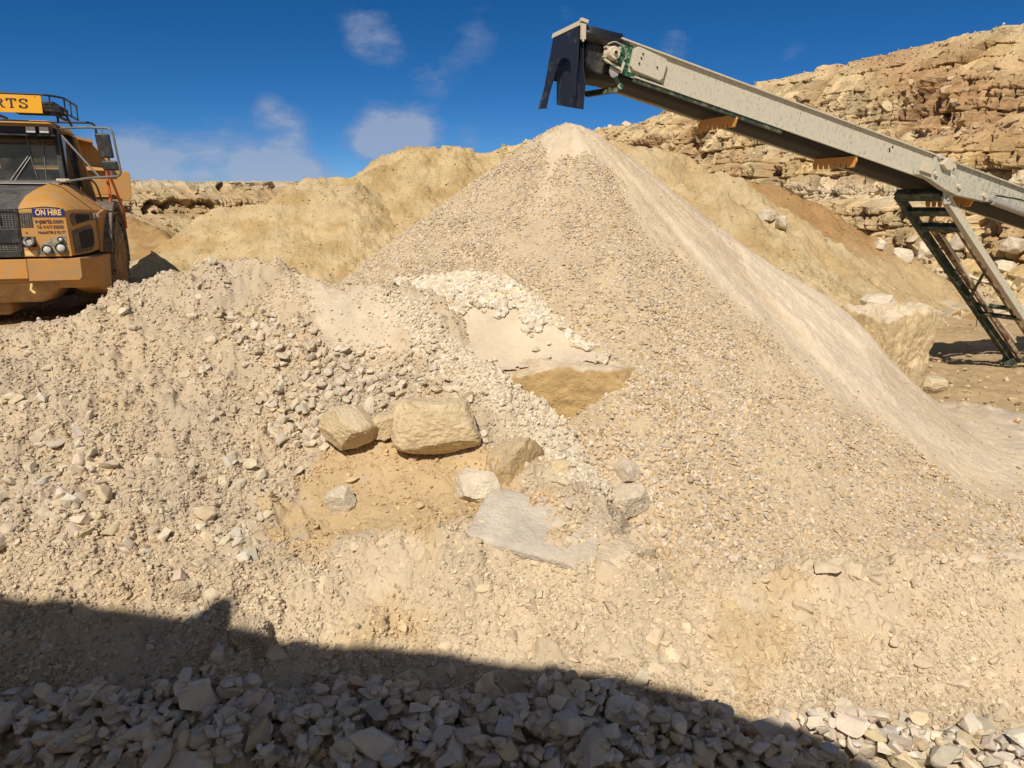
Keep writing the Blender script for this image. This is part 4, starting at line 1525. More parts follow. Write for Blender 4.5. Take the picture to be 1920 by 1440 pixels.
for i, (x, y, z, s, qy, qz, yaw, lab) in enumerate(items):
    u, v, dep, ok = in_view(np.array(x), np.array(y), np.array(z + s * .3), 25)
    ii, jj = int((x - HX0) / HS), int((y - HY0) / HS)
    showing = z + s * qz > HM[max(ii - 2, 0):ii + 3, max(jj - 2, 0):jj + 3].min() - .005
    vis.append((bool(ok) and showing) * s + (9 if lab else 0))
order = np.argsort(-np.array(vis))
solo = set(int(k) for k in order[:288] if vis[int(k)] > 0)
edge_pix = [(0, 1115), (380, 1160), (490, 1195), (800, 1218), (1300, 1300), (1620, 1430), (1700, 1470)]
restp, rests, restt = [], [], []
for i, (x, y, z, s, qy, qz, yaw, lab) in enumerate(items):
    tin = stone_tints(1, r, (.60, .505, .385), .18, .12, .11)[0]
    if i not in solo:
        restp.append((x, y, z)); rests.append(s); restt.append(tin)
        continue
    u, v, dep, ok = in_view(np.array(x), np.array(y), np.array(z))
    if lab is None:
        lit = v < np.interp(u, [q[0] for q in edge_pix], [q[1] for q in edge_pix])
        third = 'left' if u < 640 else 'middle' if u < 1280 else 'right'
        lab = 'pale sunlit rock among the loose rocks in the lower right corner' if lit else 'grey angular rock in the %s part of the shaded bank along the bottom' % third
        grp = 'sunlit loose rocks' if lit else 'shaded loose rocks, %s part' % third
    else:
        grp = None
    ti, ro = r.normal(0, .28), r.normal(0, .22)
    Rm = np.array(Matrix.Rotation(yaw, 3, 'Z') @ Matrix.Rotation(ti + .25, 3, 'X') @ Matrix.Rotation(ro, 3, 'Y'))
    key = int(3000 + r.integers(0, 30))
    o = lone_rock('loose_rock', np.array([x, y, z]), Rm, s, tin, key, M['grey_rock'], lab, 'rock', grp)
restp = np.array(restp)
scatter('loose_rocks', restp, np.tile([0, 0, 1.0], (len(restp), 1)), np.array(rests), np.array(restt), MID, M['grey_rock'], 82, .5)
# chips between them
n = 14000
xy = sample(np.array([[q[0], max(q[1], 2.35)] for q in bedp]), n, r)
ii, jj = ((xy[:, 0] - HX0) / HS).astype(int).clip(0, len(hx) - 1), ((xy[:, 1] - HY0) / HS).astype(int).clip(0, len(hy) - 1)
z = near_raw(xy[:, 0], xy[:, 1]) + .03
k = HM[ii, jj] < z + .05
xy, z = xy[k], z[k]
scatter('stone_chips', np.stack([xy[:, 0], xy[:, 1], z], -1), np.tile([0, 0, 1.0], (len(xy), 1)), .008 + .02 * r.random(len(xy)) ** 2, stone_tints(len(xy), r, (.52, .45, .35), .3, .2, .12), TINY, M['grey_rock'], 83, .7)


# ------------------------------------------------------------------ paint, steel, rubber
SAND = (.46, .36, .22)
M['orange'] = paint_mat('orange_paint', (.57, .25, .035), .48, dust=(.43, .28, .13), dust_lo=.36, dust_hi=.68, dust_scale=3.5)
M['orange_low'] = paint_mat('orange_paint_muddy', (.52, .235, .045), .6, dust=(.38, .235, .105), dust_lo=.34, dust_hi=.6, dust_scale=4, bump=.15)
M['mud'] = paint_mat('caked_mud', (.30, .17, .07), .95, dust=(.42, .27, .12), dust_lo=.4, dust_hi=.65, dust_scale=5, bump=.6)
M['yellow_sign'] = paint_mat('sign_yellow', (.80, .40, .02), .45, dust=(.72, .38, .05), dust_lo=.5, dust_hi=.9)
M['navy'] = paint_mat('navy_lettering', (.045, .02, .06), .5)
M['blue'] = paint_mat('sign_blue', (.012, .025, .16), .5, dust=(.2, .17, .16), dust_lo=.55, dust_hi=.85)
M['gold'] = paint_mat('gold_lettering', (.75, .52, .22), .5)
M['white'] = paint_mat('white_lettering', (.55, .52, .47), .5, dust=SAND, dust_lo=.4, dust_hi=.8, dust_scale=20)
M['black'] = paint_mat('black_plastic', (.022, .022, .024), .5, dust=(.16, .13, .09), dust_lo=.5, dust_hi=.85, dust_scale=5)
M['hood'] = paint_mat('dark_bonnet', (.04, .04, .043), .5, dust=(.22, .19, .15), dust_lo=.38, dust_hi=.8, dust_scale=2.5)
M['dark'] = paint_mat('dark_recess', (.015, .013, .012), .8)
M['mesh'] = paint_mat('grille_mesh', (.03, .028, .025), .7, dust=(.24, .19, .12), dust_lo=.46, dust_hi=.7, dust_scale=30)
M['tyre'] = paint_mat('tyre_rubber', (.05, .042, .035), .9, dust=(.30, .21, .12), dust_lo=.38, dust_hi=.62, dust_scale=5, bump=.3)
M['flare'] = paint_mat('grey_rubber_flare', (.10, .085, .07), .85, dust=(.24, .18, .12), dust_lo=.42, dust_hi=.66, dust_scale=9)
M['steel'] = paint_mat('worn_steel', (.20, .19, .18), .45, .6, dust=(.34, .28, .2), dust_lo=.5, dust_hi=.8)
M['rail'] = paint_mat('painted_tube', (.13, .13, .125), .5, dust=(.3, .26, .2), dust_lo=.5, dust_hi=.8)
M['hose'] = paint_mat('orange_tube', (.62, .14, .04), .5, dust=(.4, .2, .1), dust_lo=.5, dust_hi=.8)
M['lamp'] = paint_mat('lamp_glass', (.62, .60, .55), .25, dust=(.4, .35, .26), dust_lo=.5, dust_hi=.8, dust_scale=18, spec=.6)
M['lamp_bed'] = paint_mat('lamp_cluster', (.16, .14, .10), .5, dust=(.45, .38, .26), dust_lo=.4, dust_hi=.6, dust_scale=18)
M['glass'] = glass_mat('cab_glass')
M['seat'] = paint_mat('seat_cloth', (.03, .03, .035), .9)
M['green_dusty'] = paint_mat('dusty_green_steel', (.05, .13, .085), .6, dust=(.55, .50, .385), dust_lo=.28, dust_hi=.46, dust_scale=38, stretch=(1.4, 1.4, .5), bump=.25)
M['green_far'] = paint_mat('thinly_dusted_green_steel', (.05, .12, .08), .6, dust=(.52, .48, .38), dust_lo=.33, dust_hi=.51, dust_scale=38, stretch=(1.4, 1.4, .5), bump=.25)
M['green'] = paint_mat('green_steel', (.012, .10, .045), .45, dust=(.46, .42, .31), dust_lo=.52, dust_hi=.6, dust_scale=14)
M['green_dark'] = paint_mat('dark_green_steel', (.025, .05, .037), .5, dust=(.24, .2, .13), dust_lo=.48, dust_hi=.66, dust_scale=9)
M['rubber'] = paint_mat('black_rubber', (.016, .018, .024), .45, dust=(.20, .20, .20), dust_lo=.55, dust_hi=.9, dust_scale=3, spec=.5)
M['belt'] = paint_mat('conveyor_belt', (.010, .009, .009), .75, dust=(.032, .024, .019), dust_lo=.42, dust_hi=.7, dust_scale=10, stretch=(.15, 2.4, 1))
M['guard'] = paint_mat('orange_guard', (.78, .36, .08), .6, dust=(.60, .36, .15), dust_lo=.45, dust_hi=.75, dust_scale=8)
M['cream'] = paint_mat('dust_caked_steel', (.55, .47, .34), .85, dust=(.62, .54, .4), dust_lo=.4, dust_hi=.7, dust_scale=20)
M['chrome'] = paint_mat('grey_pipe', (.38, .36, .34), .45, .3, dust=(.5, .44, .34), dust_lo=.45, dust_hi=.7, dust_scale=12)


def text(body, parent, mat, x, y, z, size, name='lettering', rx=90, rz=0, extrude=.002, slab=False, align='CENTER', bold=.0, width=None):
    cu = bpy.data.curves.new(name, 'FONT')
    cu.body = body
    cu.size = size
    cu.extrude = extrude
    cu.offset = bold
    cu.align_x = align
    cu.align_y = 'CENTER'
    o = bpy.data.objects.new(name, cu)
    cu.materials.append(mat)
    o.parent = parent
    o.location = (x, y, z)
    o.rotation_euler = (R(rx), 0, R(rz))
    col.objects.link(o)
    dg = bpy.context.evaluated_depsgraph_get()
    me = bpy.data.meshes.new_from_object(o.evaluated_get(dg))
    mo = bpy.data.objects.new(name, me)
    mo.parent, mo.location, mo.rotation_euler = parent, o.location, o.rotation_euler
    if not me.materials:
        me.materials.append(mat)
    col.objects.link(mo)
    bpy.data.objects.remove(o)
    if width:
        xs = [v.co.x for v in me.vertices]
        mo.scale.x = width / max(max(xs) - min(xs), .01)
    return mo


# slab-serif capitals as strokes in a 1 x 1.3 box
GLYPH = {
    'V': ([[(.02, 1.3), (.42, 0)], [(.82, 1.3), (.42, 0)]], [(-.12, .2, 1.3), (.66, .96, 1.3)]),
    '-': ([[(.1, .55), (.5, .55)]], []),
    'P': ([[(.15, 0), (.15, 1.3)], [(.15, 1.24), (.5, 1.24), (.72, 1.12), (.76, .92), (.7, .72), (.5, .6), (.15, .6)]], [(-.02, .4, 0), (-.02, .3, 1.3)]),
    'A': ([[(.05, 0), (.43, 1.3)], [(.81, 0), (.43, 1.3)], [(.2, .42), (.68, .42)]], [(-.12, .24, 0), (.62, .98, 0)]),
    'R': ([[(.15, 0), (.15, 1.3)], [(.15, 1.24), (.5, 1.24), (.7, 1.12), (.74, .94), (.68, .76), (.5, .64), (.15, .64)], [(.46, .62), (.6, .45), (.72, .12), (.86, .05)]], [(-.02, .34, 0), (.7, 1.0, 0), (-.02, .3, 1.3)]),
    'T': ([[(.45, 0), (.45, 1.3)], [(.0, 1.23), (.9, 1.23)], [(.04, 1.28), (.04, .95)], [(.86, 1.28), (.86, .95)]], [(.26, .64, 0)]),
    'S': ([[(.74, .92), (.72, 1.1), (.58, 1.24), (.4, 1.26), (.2, 1.2), (.1, 1.02), (.16, .84), (.36, .7), (.58, .6), (.74, .44), (.74, .24), (.6, .08), (.42, .04), (.22, .1), (.1, .26), (.1, .42)], [(.75, 1.26), (.75, .9)], [(.09, .04), (.09, .42)]], []),
}


def slab_text(word, parent, mat, x0, x1, y, zc, height, name='lettering'):
    mb = MB()
    adv = [.62 if ch == '-' else 1.06 for ch in word]
    k = (x1 - x0) / sum(adv)
    sz = height / 1.3
    w = .17
    cx = x0
    for ch, ad in zip(word, adv):
        strokes, serifs = GLYPH[ch]
        X = lambda p: cx + p * k * .92
        Zz = lambda q: zc - height / 2 + q * sz
        for st in strokes:
            for a, b in zip(st[:-1], st[1:]):
                mb.bar((X(a[0]), y, Zz(a[1])), (X(b[0]), y, Zz(b[1])), .004, w * sz * .9, up=(0, 0, 1)) if abs(a[0] - b[0]) > abs(a[1] - b[1]) else mb.bar((X(a[0]), y, Zz(a[1])), (X(b[0]), y, Zz(b[1])), w * k, .004, up=(0, 1, 0))
            for p in st[1:-1]:
                mb.lathe([(0, w * sz * .46), (.004, w * sz * .46)], (X(p[0]), y - .002, Zz(p[1])), (0, 1, 0), 8)
        for a, b, q in serifs:
            mb.bar((X(a), y, Zz(q + (.05 if q < 1 else -.05))), (X(b), y, Zz(q + (.05 if q < 1 else -.05))), .005, .1 * sz, up=(0, 0, 1))
        cx += ad * k
    return mb.build(name, mat, parent)


# ------------------------------------------------------------------ the conveyor
CH1, CH2 = at(1163, 72, 8.0), at(1700, 271, 9.7)
ca = Vector(CH2 - CH1).normalized()
cb = Vector((-ca.y, ca.x, 0)).normalized()
cn = ca.cross(cb).normalized()
if cn.z < 0:
    cn = -cn
conv = empty('conveyor')
conv.matrix_world = Matrix([[ca.x, cb.x, cn.x, CH1[0]], [ca.y, cb.y, cn.y, CH1[1]], [ca.z, cb.z, cn.z, CH1[2]], [0, 0, 0, 1]])
tag(conv, 'long dust coated green belt conveyor rising from the right edge over the gravel cone', 'conveyor')
CW, HB, LEN, FW = .74, -.325, 9.5, .62
JOINT = 4.75
for la, nm in ((0, 'near'), (CW, 'far')):
    mb = MB()
    mb.box(.0, JOINT, la - .008, la + .008, HB, 0)
    mb.box(.0, JOINT, la - .045 if la == 0 else la, la if la == 0 else la + .045, -.012, .004)
    mb.box(.25, JOINT, la - .03 if la == 0 else la, la if la == 0 else la + .03, HB - .004, HB + .012)
    mb.build('side_plate', M['green_dusty'], conv)
    mb = MB()
    mb.box(JOINT + .02, LEN, la - .008, la + .008, HB + .02, -.01)
    mb.box(JOINT + .02, LEN, la - .05 if la == 0 else la, la if la == 0 else la + .05, -.022, -.004)
    mb.box(JOINT + .02, LEN, la - .05 if la == 0 else la, la if la == 0 else la + .05, HB + .01, HB + .03)
    mb.build('side_plate', M['green_far'], conv)
# belt: carrying run, round the drum, return run
RD, DC = .19, (-.15, -.20)
mb = MB()
prof = [(LEN, -.09)] + [(DC[0] + .05 + (LEN - .05) * (1 - i / 10) * 0, DC[1] + RD)][:0]
path = [(LEN, -.10), (.3, -.03)]
for i in range(15):
    t = R(80) + R(215) * i / 14
    path.append((DC[0] + RD * math.cos(t), DC[1] + RD * math.sin(t)))
path += [(.35, HB + .008), (1.0, HB + .014), (2.2, HB + .006), (3.9, HB + .004), (LEN, HB + .012)]
th = .012
n = len(path)
vs, fs = [], []
for la in (.05, CW - .05):
    for p, q in path:
        vs.append((p, la, q))
for i in range(n - 1):
    fs.append((i, i + 1, n + i + 1, n + i))
mb.add(vs, fs, True)
blt = mb.build('belt', M['belt'], conv)
sd = blt.modifiers.new('thick', 'SOLIDIFY')
sd.thickness = th
sd.offset = 0
MB().lathe([(.055, .001), (.055, RD - .012), (CW - .055, RD - .012), (CW - .055, .001)], (DC[0], 0, DC[1]), (0, 1, 0), 28).build('head_drum', M['black'], conv)
# drum bearing in its green housing
mb = MB()
mb.prism([(-.17, -.27), (.06, -.31), (.10, -.10), (.04, -.06), (.0, -.17), (-.1, -.2)], lambda p, q, d: (p, d, q), -.03, .0)
mb.prism([(-.17, -.27), (.06, -.31), (.05, -.285), (-.165, -.245)], lambda p, q, d: (p, d, q), -.055, -.03)
hs = mb.build('bearing_housing', M['green'], conv, .004)
MB().prism([(-.165, -.275), (.075, -.322), (.085, -.23), (.06, -.225), (.05, -.295), (-.15, -.258)], lambda p, q, d: (p, d, q), -.062, -.056).build('rim_plate', M['cream'], hs)
mb = MB()
mb.lathe([(-.125, .001), (-.125, .022), (-.11, .03), (-.11, .058), (-.09, .068), (-.03, .072), (0, .08)], (-.075, 0, -.185), (0, 1, 0), 24)
brg = mb.build('bearing', M['cream'], conv)
MB().lathe([(-.135, .001), (-.135, .016), (-.12, .018)], (-.075, 0, -.185), (0, 1, 0), 14).build('shaft_end', M['dark'], brg)
mb = MB()
for x_, z_ in ((-.155, -.14), (.005, -.13), (-.01, -.245), (-.15, -.235)):
    mb.lathe([(-.06, .001), (-.06, .012), (0, .012)], (x_, 0, z_), (0, 1, 0), 8)
mb.build('bolt', M['cream'], brg)
MB().tube(smooth_path([(-.16, -.07, -.12), (-.10, -.09, -.075), (.02, -.09, -.09), (.085, -.07, -.17), (.07, -.06, -.2)]), .007, 6).build('grease_line', M['chrome'], conv)
# raised cover plate
rc = [(.17, -.055), (.2, -.03), (.24, -.028), (.55, -.05), (.585, -.075), (.575, -.245), (.54, -.285), (.2, -.27), (.165, -.24)]
cov = MB().prism(rc, lambda p, q, d: (p, d, q), -.055, -.008).build('cover_plate', M['green_dusty'], conv, .006)
mb = MB()
for p, q in ((.27, -.085), (.26, -.13), (.25, -.19), (.47, -.165)):
    mb.lathe([(-.012, .001), (-.012, .009), (0, .009)], (p, -.055, q), (0, 1, 0), 8)
mb.build('bolt', M['dark'], cov)
mb = MB()
mb.box(.105, .16, -.012, -.0085, HB + .01, -.03)
mb.box(.10, .62, -.014, -.0085, HB - .012, HB + .035)
mb.box(-.02, .12, -.013, -.0085, -.07, -.015)
mb.build('bare_green_patch', M['green'], conv)
mb = MB()
mb.bar((.25, .0, HB - .02), (2.3, .0, HB - .03), .03, .04)
mb.build('edge_strip', M['green_dark'], conv)
# black rubber cover over the head, closed at the sides, open at the front
mb = MB()
sec = [(0.0, -.10), (-.03, -.02), (.0, .05), (.10, .075), (CW - .1, .075), (CW, .05), (CW + .03, -.02), (CW, -.10)]
st = [-.46, -.3, 0.02]
vs, fs = [], []
for a_ in st:
    vs += [(a_, p * (1 if a_ > -.4 else FW / CW), q - .10 * max(0, -a_)) for p, q in sec]
for i in range(len(st) - 1):
    for j in range(len(sec) - 1):
        k = i * 8 + j
        fs.append((k, k + 1, k + 9, k + 8))
mb.add(vs, fs, True)
hd = mb.build('rubber_hood', M['rubber'], conv)
sd = hd.modifiers.new('thick', 'SOLIDIFY')
sd.thickness = .012
MB().box(-.42, -.02, CW - .01, CW + .0, -.42, -.06).build('hood_side', M['rubber'], conv)
# steel frame at the mouth, and the rubber flaps that hang from it (straight down, whatever the belt's slope)
inv = conv.matrix_world.inverted()
down = (inv.to_3x3() @ Vector((0, 0, -1)))
out = (inv.to_3x3() @ Vector((-ca.x, -ca.y, 0)).normalized())
mb = MB()
mb.bar((-.48, -.03, .0), (-.48, FW + .03, .0), .03, .05, up=(0, 0, 1))
mb.bar((-.46, -.035, .0), Vector((-.46, -.035, .0)) + down * .15, .03, .05)
mb.bar((-.42, -.04, .025), (-.50, -.04, .025), .045, .03)
mb.bar((-.46, -.045, -.10), Vector((-.44, -.045, -.10)) + down * .07, .014, .02)
mb.build('flap_frame', M['cream'], conv)


def sheet(name, outline, org, bulge, mat, thick=.012):
    """outline of (across 0..1, drop in metres, push outwards)"""
    o_ = Vector(org)
    bm = bmesh.new()
    vs = [bm.verts.new(o_ + Vector((0, a_ * FW, 0)) + down * d_ + out * (p_)) for a_, d_, p_ in outline]
    bm.faces.new(vs)
    bmesh.ops.triangulate(bm, faces=bm.faces)
    bmesh.ops.recalc_face_normals(bm, faces=bm.faces)
    me = bpy.data.meshes.new(name)
    bm.to_mesh(me)
    bm.free()
    me.materials.append(mat)
    o = bpy.data.objects.new(name, me)
    o.parent = conv
    col.objects.link(o)
    s_ = o.modifiers.new('thick', 'SOLIDIFY')
    s_.thickness = thick
    return o


fl_ = [(0, .0, 0), (0, .34, .01), (.03, .50, .02), (.01, .72, .035), (.16, .70, .04), (.20, .42, .02), (.26, .34, .015), (.42, .29, .015), (.58, .28, .02), (.72, .34, .03), (.80, .46, .05), (.84, .62, .09), (.80, .80, .14), (1.02, .79, .17), (1.04, .58, .10), (1.02, .36, .04), (1, .0, 0)]
sheet('front_flap', [(a_, d_ * .95, p_) for a_, d_, p_ in fl_], (-.49, 0, -.01), 0, M['rubber'])
sheet('inner_flap', [(0.0, .02, 0), (-.02, .40, 0), (-.10, .55, 0), (-.04, .80, .0), (.5, .74, .0), (1.0, .68, .0), (1, .02, 0)], (-.44, 0, -.02), 0, M['rubber'])
# belt scraper under the head
mb = MB()
mb.prism([(-.06, -.30), (.05, -.31), (.05, -.37), (.015, -.405), (-.03, -.395), (-.055, -.36)], lambda p, q, d: (p, d, q), -.03, -.018)
mb.build('scraper_plate', M['chrome'], conv)
mb = MB()
mb.tube(smooth_path([(.02, -.03, -.39), (.10, -.03, -.46), (.10, .02, -.50)]), .022, 8)
mb.bar((.10, -.02, -.49), (-.05, CW * .55, -.53), .03, .06)
mb.tube([(-.05, CW * .55, -.53), (-.10, CW * .9, -.44), (-.12, CW, -.40)], .025, 8)
mb.lathe([(0, .05), (.12, .05)], (-.13, CW - .1, -.39), (0, 1, 0), 12)
mb.build('belt_scraper', M['green_dark'], conv)
MB().lathe([(0, .001), (0, .03), (.02, .032)], (.10, -.052, -.465), (0, 1, 0), 12).build('scraper_cap', M['green'], conv)


def guard(al):
    pts = [(-.01, 0), (CW - .06, 0), (CW - .02, -.06), (CW - .04, -.125)]
    x_ = CW - .09
    for i in range(6):
        pts += [(x_, -.125), (x_ - .008, -.06), (x_ - .038, -.06), (x_ - .046, -.125)]
        x_ -= .095
    pts += [(.02, -.125), (-.02, -.05)]
    return MB().prism(pts, lambda p, q, d: (al + d + q * -.25, p, HB - .012 + q), 0, .02).build('belt_guard', M['guard'], conv)


for al in (1.62, 3.48, 5.62):
    guard(al)
# folding joint
mb = MB()
mb.prism([(JOINT - .02, .01), (JOINT + .12, .03), (JOINT + .35, -.03), (JOINT + .42, -.05), (JOINT + .42, -.26), (JOINT + .0, -.24)], lambda p, q, d: (p, d, q), -.028, -.009)
mb.build('joint_plate', M['green_far'], conv, .004)
mb = MB()
mb.prism([(JOINT - .30, -.22), (JOINT + .0, -.215), (JOINT + .75, -.245), (JOINT + 1.05, -.29), (JOINT + 1.05, -.37), (JOINT + .45, -.42), (JOINT + .2, -.40), (JOINT - .1, -.34), (JOINT - .30, -.33)], lambda p, q, d: (p, d, q), -.13, -.03)
mb.build('joint_beam', M['green_far'], conv, .006)
mb = MB()
mb.prism([(JOINT + .16, .0), (JOINT + .25, .01), (JOINT + .30, -.13), (JOINT + .20, -.15), (JOINT + .1, -.1)], lambda p, q, d: (p, d, q), -.09, -.03)
mb.build('hinge_lug', M['cream'], conv, .006)
MB().box(JOINT - .32, JOINT - .12, -.16, -.13, -.29, -.17).build('beam_end', M['cream'], conv, .006)
mb = MB()
for p, q, y_ in ((JOINT + .05, -.01, -.028), (JOINT + .34, -.06, -.028), (JOINT + .38, -.20, -.028), (JOINT + .42, -.31, -.13), (JOINT - .04, -.26, -.13), (JOINT + .92, -.31, -.13)):
    mb.lathe([(-.03, .001), (-.03, .03), (0, .034)], (p, y_, q), (0, 1, 0), 10)
mb.build('pivot_pin', M['cream'], conv)
mb = MB()
mb.tube([(JOINT + 1.02, -.12, -.33), (JOINT + 1.15, -.12, -.335)], .025, 10)
mb.tube([(JOINT + 1.12, -.12, -.335), (JOINT + 3.6, -.12, -.36)], .052, 14)
cy = mb.build('fold_cylinder', M['chrome'], conv)
MB().tube(smooth_path([(JOINT + 1.1, -.16, -.27), (JOINT + 1.6, -.17, -.21), (JOINT + 2.2, -.16, -.25), (JOINT + 3.6, -.15, -.29)]), .011, 6).build('hydraulic_hose', M['black'], cy)
MB().tube(smooth_path([(JOINT + 1.1, -.1, -.22), (JOINT + 1.7, -.08, -.20), (JOINT + 2.1, -.09, -.235), (JOINT + 3.6, -.09, -.25)]), .008, 6).build('hydraulic_pipe', M['cream'], cy)
MB().prism([(JOINT + 1.85, -.16), (JOINT + 1.97, -.15), (JOINT + 2.05, -.21), (JOINT + 1.95, -.24), (JOINT + 1.84, -.22)], lambda p, q, d: (p, d, q), -.1, -.09).build('hose_clip', M['guard'], conv)
mb = MB()
for p, q in ((3.98, -.125), (4.02, -.09), (3.99, -.15)):
    mb.lathe([(-.002, .001), (-.002, .014), (0, .014)], (p, -.009, q), (0, 1, 0), 8)
mb.build('drain_hole', M['dark'], conv)
# tail box the belt runs into
MB().box(LEN - .4, LEN + .5, -.1, CW + .1, -.8, .15).build('tail_box', M['green_far'], conv, .02)

# the support leg, a ladder of box sections leaning out to the right
capl = Vector((ca.x, ca.y, 0)).normalized()
leg_dir = (capl * 1.10 + Vector((0, 0, -1))).normalized()


def CL(al, la, up=HB):
    return conv.matrix_world @ Vector((al, la, up))


def local(p):
    return inv @ Vector(p)


HN, HF = CL(5.12, .02, HB - .1), CL(5.12, CW - .0, HB - .1)
LL = (HN.z + .46) / -leg_dir.z
leg_n = leg_dir.cross(cb).normalized()
legs = MB()
legs.bar(local(HN), local(HN + leg_dir * LL), .09, .10, up=inv.to_3x3() @ leg_n)
lg = legs.build('support_leg', M['green_dusty'], conv, .004)
lg2 = MB().bar(local(HF), local(HF + leg_dir * LL), .09, .10, up=inv.to_3x3() @ leg_n).build('support_leg', M['green_dark'], conv, .004)
up_l = inv.to_3x3() @ leg_n


def rung(f, w, h, mat, nm='cross_member', off=0.0, g=0.0):
    a_ = HN + leg_dir * (LL * f) + leg_n * off
    b_ = HF + leg_dir * (LL * (f + g)) + leg_n * off
    return MB().bar(local(a_), local(b_), w, h, up=up_l).build(nm, mat, conv)


rung(.0, .14, .10, M['green_dark'])
rung(.085, .10, .08, M['green_dark'])
rung(.165, .10, .08, M['green_dark'])
rung(.62, .05, .05, M['green_dark'], off=.03)
rung(.655, .05, .05, M['green_dark'], off=-.03)
mb = MB()
a_, b_ = HN + leg_dir * LL * .36 - leg_n * .03, HF + leg_dir * LL * .58 - leg_n * .03
mb.tube([local(a_), local(b_)], .022, 8)
mb.build('diagonal_brace', M['green_dark'], conv)
mb = MB()
for q, f0, f1 in ((.24, .17, 1.0), (.80, .17, .97)):
    p = HN + cb * (CW * q) + leg_dir * (LL * f0) + leg_n * .05
    mb.bar(local(p), local(p + leg_dir * LL * (f1 - f0)), .05, .06, up=up_l)
mb.build('inner_rail', paint_mat('rusty_rail', (.12, .055, .03), .6, dust=(.42, .33, .2), dust_lo=.45, dust_hi=.6, dust_scale=9), conv)
mb = MB()
p = HN + cb * (CW * .62) + leg_dir * (LL * .22) + leg_n * .02
mb.tube([local(p), local(p + leg_dir * LL * .33 + cb * .05), local(p + leg_dir * LL * .62 - cb * .02)], .022, 8)
mb.build('leg_ram', M['cream'], conv)
mb = MB()
p = HN + leg_dir * LL * .52 + leg_n * .05
mb.bar(local(HF + leg_dir * LL * .42 + leg_n * .05), local(p), .03, .04, up=up_l)
mb.build('diagonal_brace', M['cream'], conv)
mb = MB()
p = HN + leg_dir * .02
mb.prism([(-.09, .16), (.09, .16), (.10, -.06), (.05, -.12), (-.05, -.12)], lambda a, b, d: local(HN + capl * a + Vector((0, 0, b)) - cb * (.055 + d)), 0, .02)
mb.lathe([(0, .001), (0, .03), (.02, .03)], local(HN - cb * .09 + Vector((0, 0, -.04))), (0, 1, 0), 12)
mb.build('hinge_bracket', M['green_far'], conv)
mb = MB()
p = HF + leg_dir * LL * .66
mb.tube([local(p), local(p + Vector((0, 0, -.22)))], .006, 5)
mb.build('hanging_cable', M['dark'], conv)
for h in (HN, HF):
    mb = MB()
    f = h + leg_dir * LL
    l0 = local(f)
    mb.prism([(-.16, .12), (.2, .12), (.26, -.06), (-.22, -.06)], lambda a, b, d: local(f + capl * a + Vector((0, 0, b)) + cb * (d)), -.09, .09)
    mb.build('foot_plate', M['green_dark'], conv)


# ------------------------------------------------------------------ the dump truck, front towards -y of its own frame
TH = R(19)
tp = at(-12, 617, 12.9)
truck = empty('dump_truck', (tp[0], tp[1], 0), TH)
tag(truck, 'yellow dump truck with roof sign and blue hire plate parked at the left edge', 'dump truck')
T = truck


def loft(mb, secs, cols, sides=(1, -1)):
    """secs: (y, [(x, z)...]); cols: which gaps between profile points to fill, both sides"""
    for sgn in sides:
        k = list(range(cols[0], cols[-1] + 2))
        n = len(k)
        vs = [(sgn * p[j][0], y, p[j][1]) for y, p in secs for j in k]
        fs = [(i * n + j, i * n + j + 1, (i + 1) * n + j + 1, (i + 1) * n + j) for i in range(len(secs) - 1) for j in range(n - 1)]
        mb.add(vs, fs, True)


HOOD = [(0.0, [(0, 1.99), (.50, 1.98), (.60, 1.98), (.98, 2.02), (1.20, 2.0), (1.28, 1.94), (1.31, 1.21)]),
        (.10, [(0, 2.06), (.50, 2.06), (.62, 2.07), (.98, 2.08), (1.22, 2.04), (1.31, 1.96), (1.335, 1.21)]),
        (.35, [(0, 2.17), (.52, 2.17), (.66, 2.20), (.95, 2.19), (1.24, 2.09), (1.35, 1.97), (1.38, 1.21)]),
        (.75, [(0, 2.28), (.60, 2.28), (.76, 2.33), (.98, 2.30), (1.28, 2.11), (1.42, 1.97), (1.45, 1.21)]),
        (1.2, [(0, 2.36), (.72, 2.36), (.86, 2.42), (1.05, 2.36), (1.32, 2.12), (1.50, 1.96), (1.53, 1.25)]),
        (1.7, [(0, 2.42), (.84, 2.42), (.94, 2.46), (1.10, 2.38), (1.38, 2.12), (1.60, 1.95), (1.62, 1.85)]),
        (2.3, [(0, 2.42), (.84, 2.42), (.94, 2.46), (1.10, 2.38), (1.40, 2.10), (1.68, 1.94), (1.70, 1.88)]),
        (3.1, [(0, 2.40), (.84, 2.40), (.94, 2.40), (1.10, 2.30), (1.40, 2.05), (1.66, 1.85), (1.68, 1.78)])]
for sg in (1, -1):
    mb = MB()
    loft(mb, HOOD, [2, 3, 4, 5], (sg,))
    mb.build('bonnet_side', M['orange'], T)
mb = MB()
secs_ = [(y, [(-p[2][0], p[2][1]), (-p[1][0], p[1][1]), p[0], p[1], p[2]]) for y, p in HOOD[:6]]
loft(mb, secs_, [0, 1, 2, 3], (1,))
mb.build('bonnet_top', M['hood'], T)
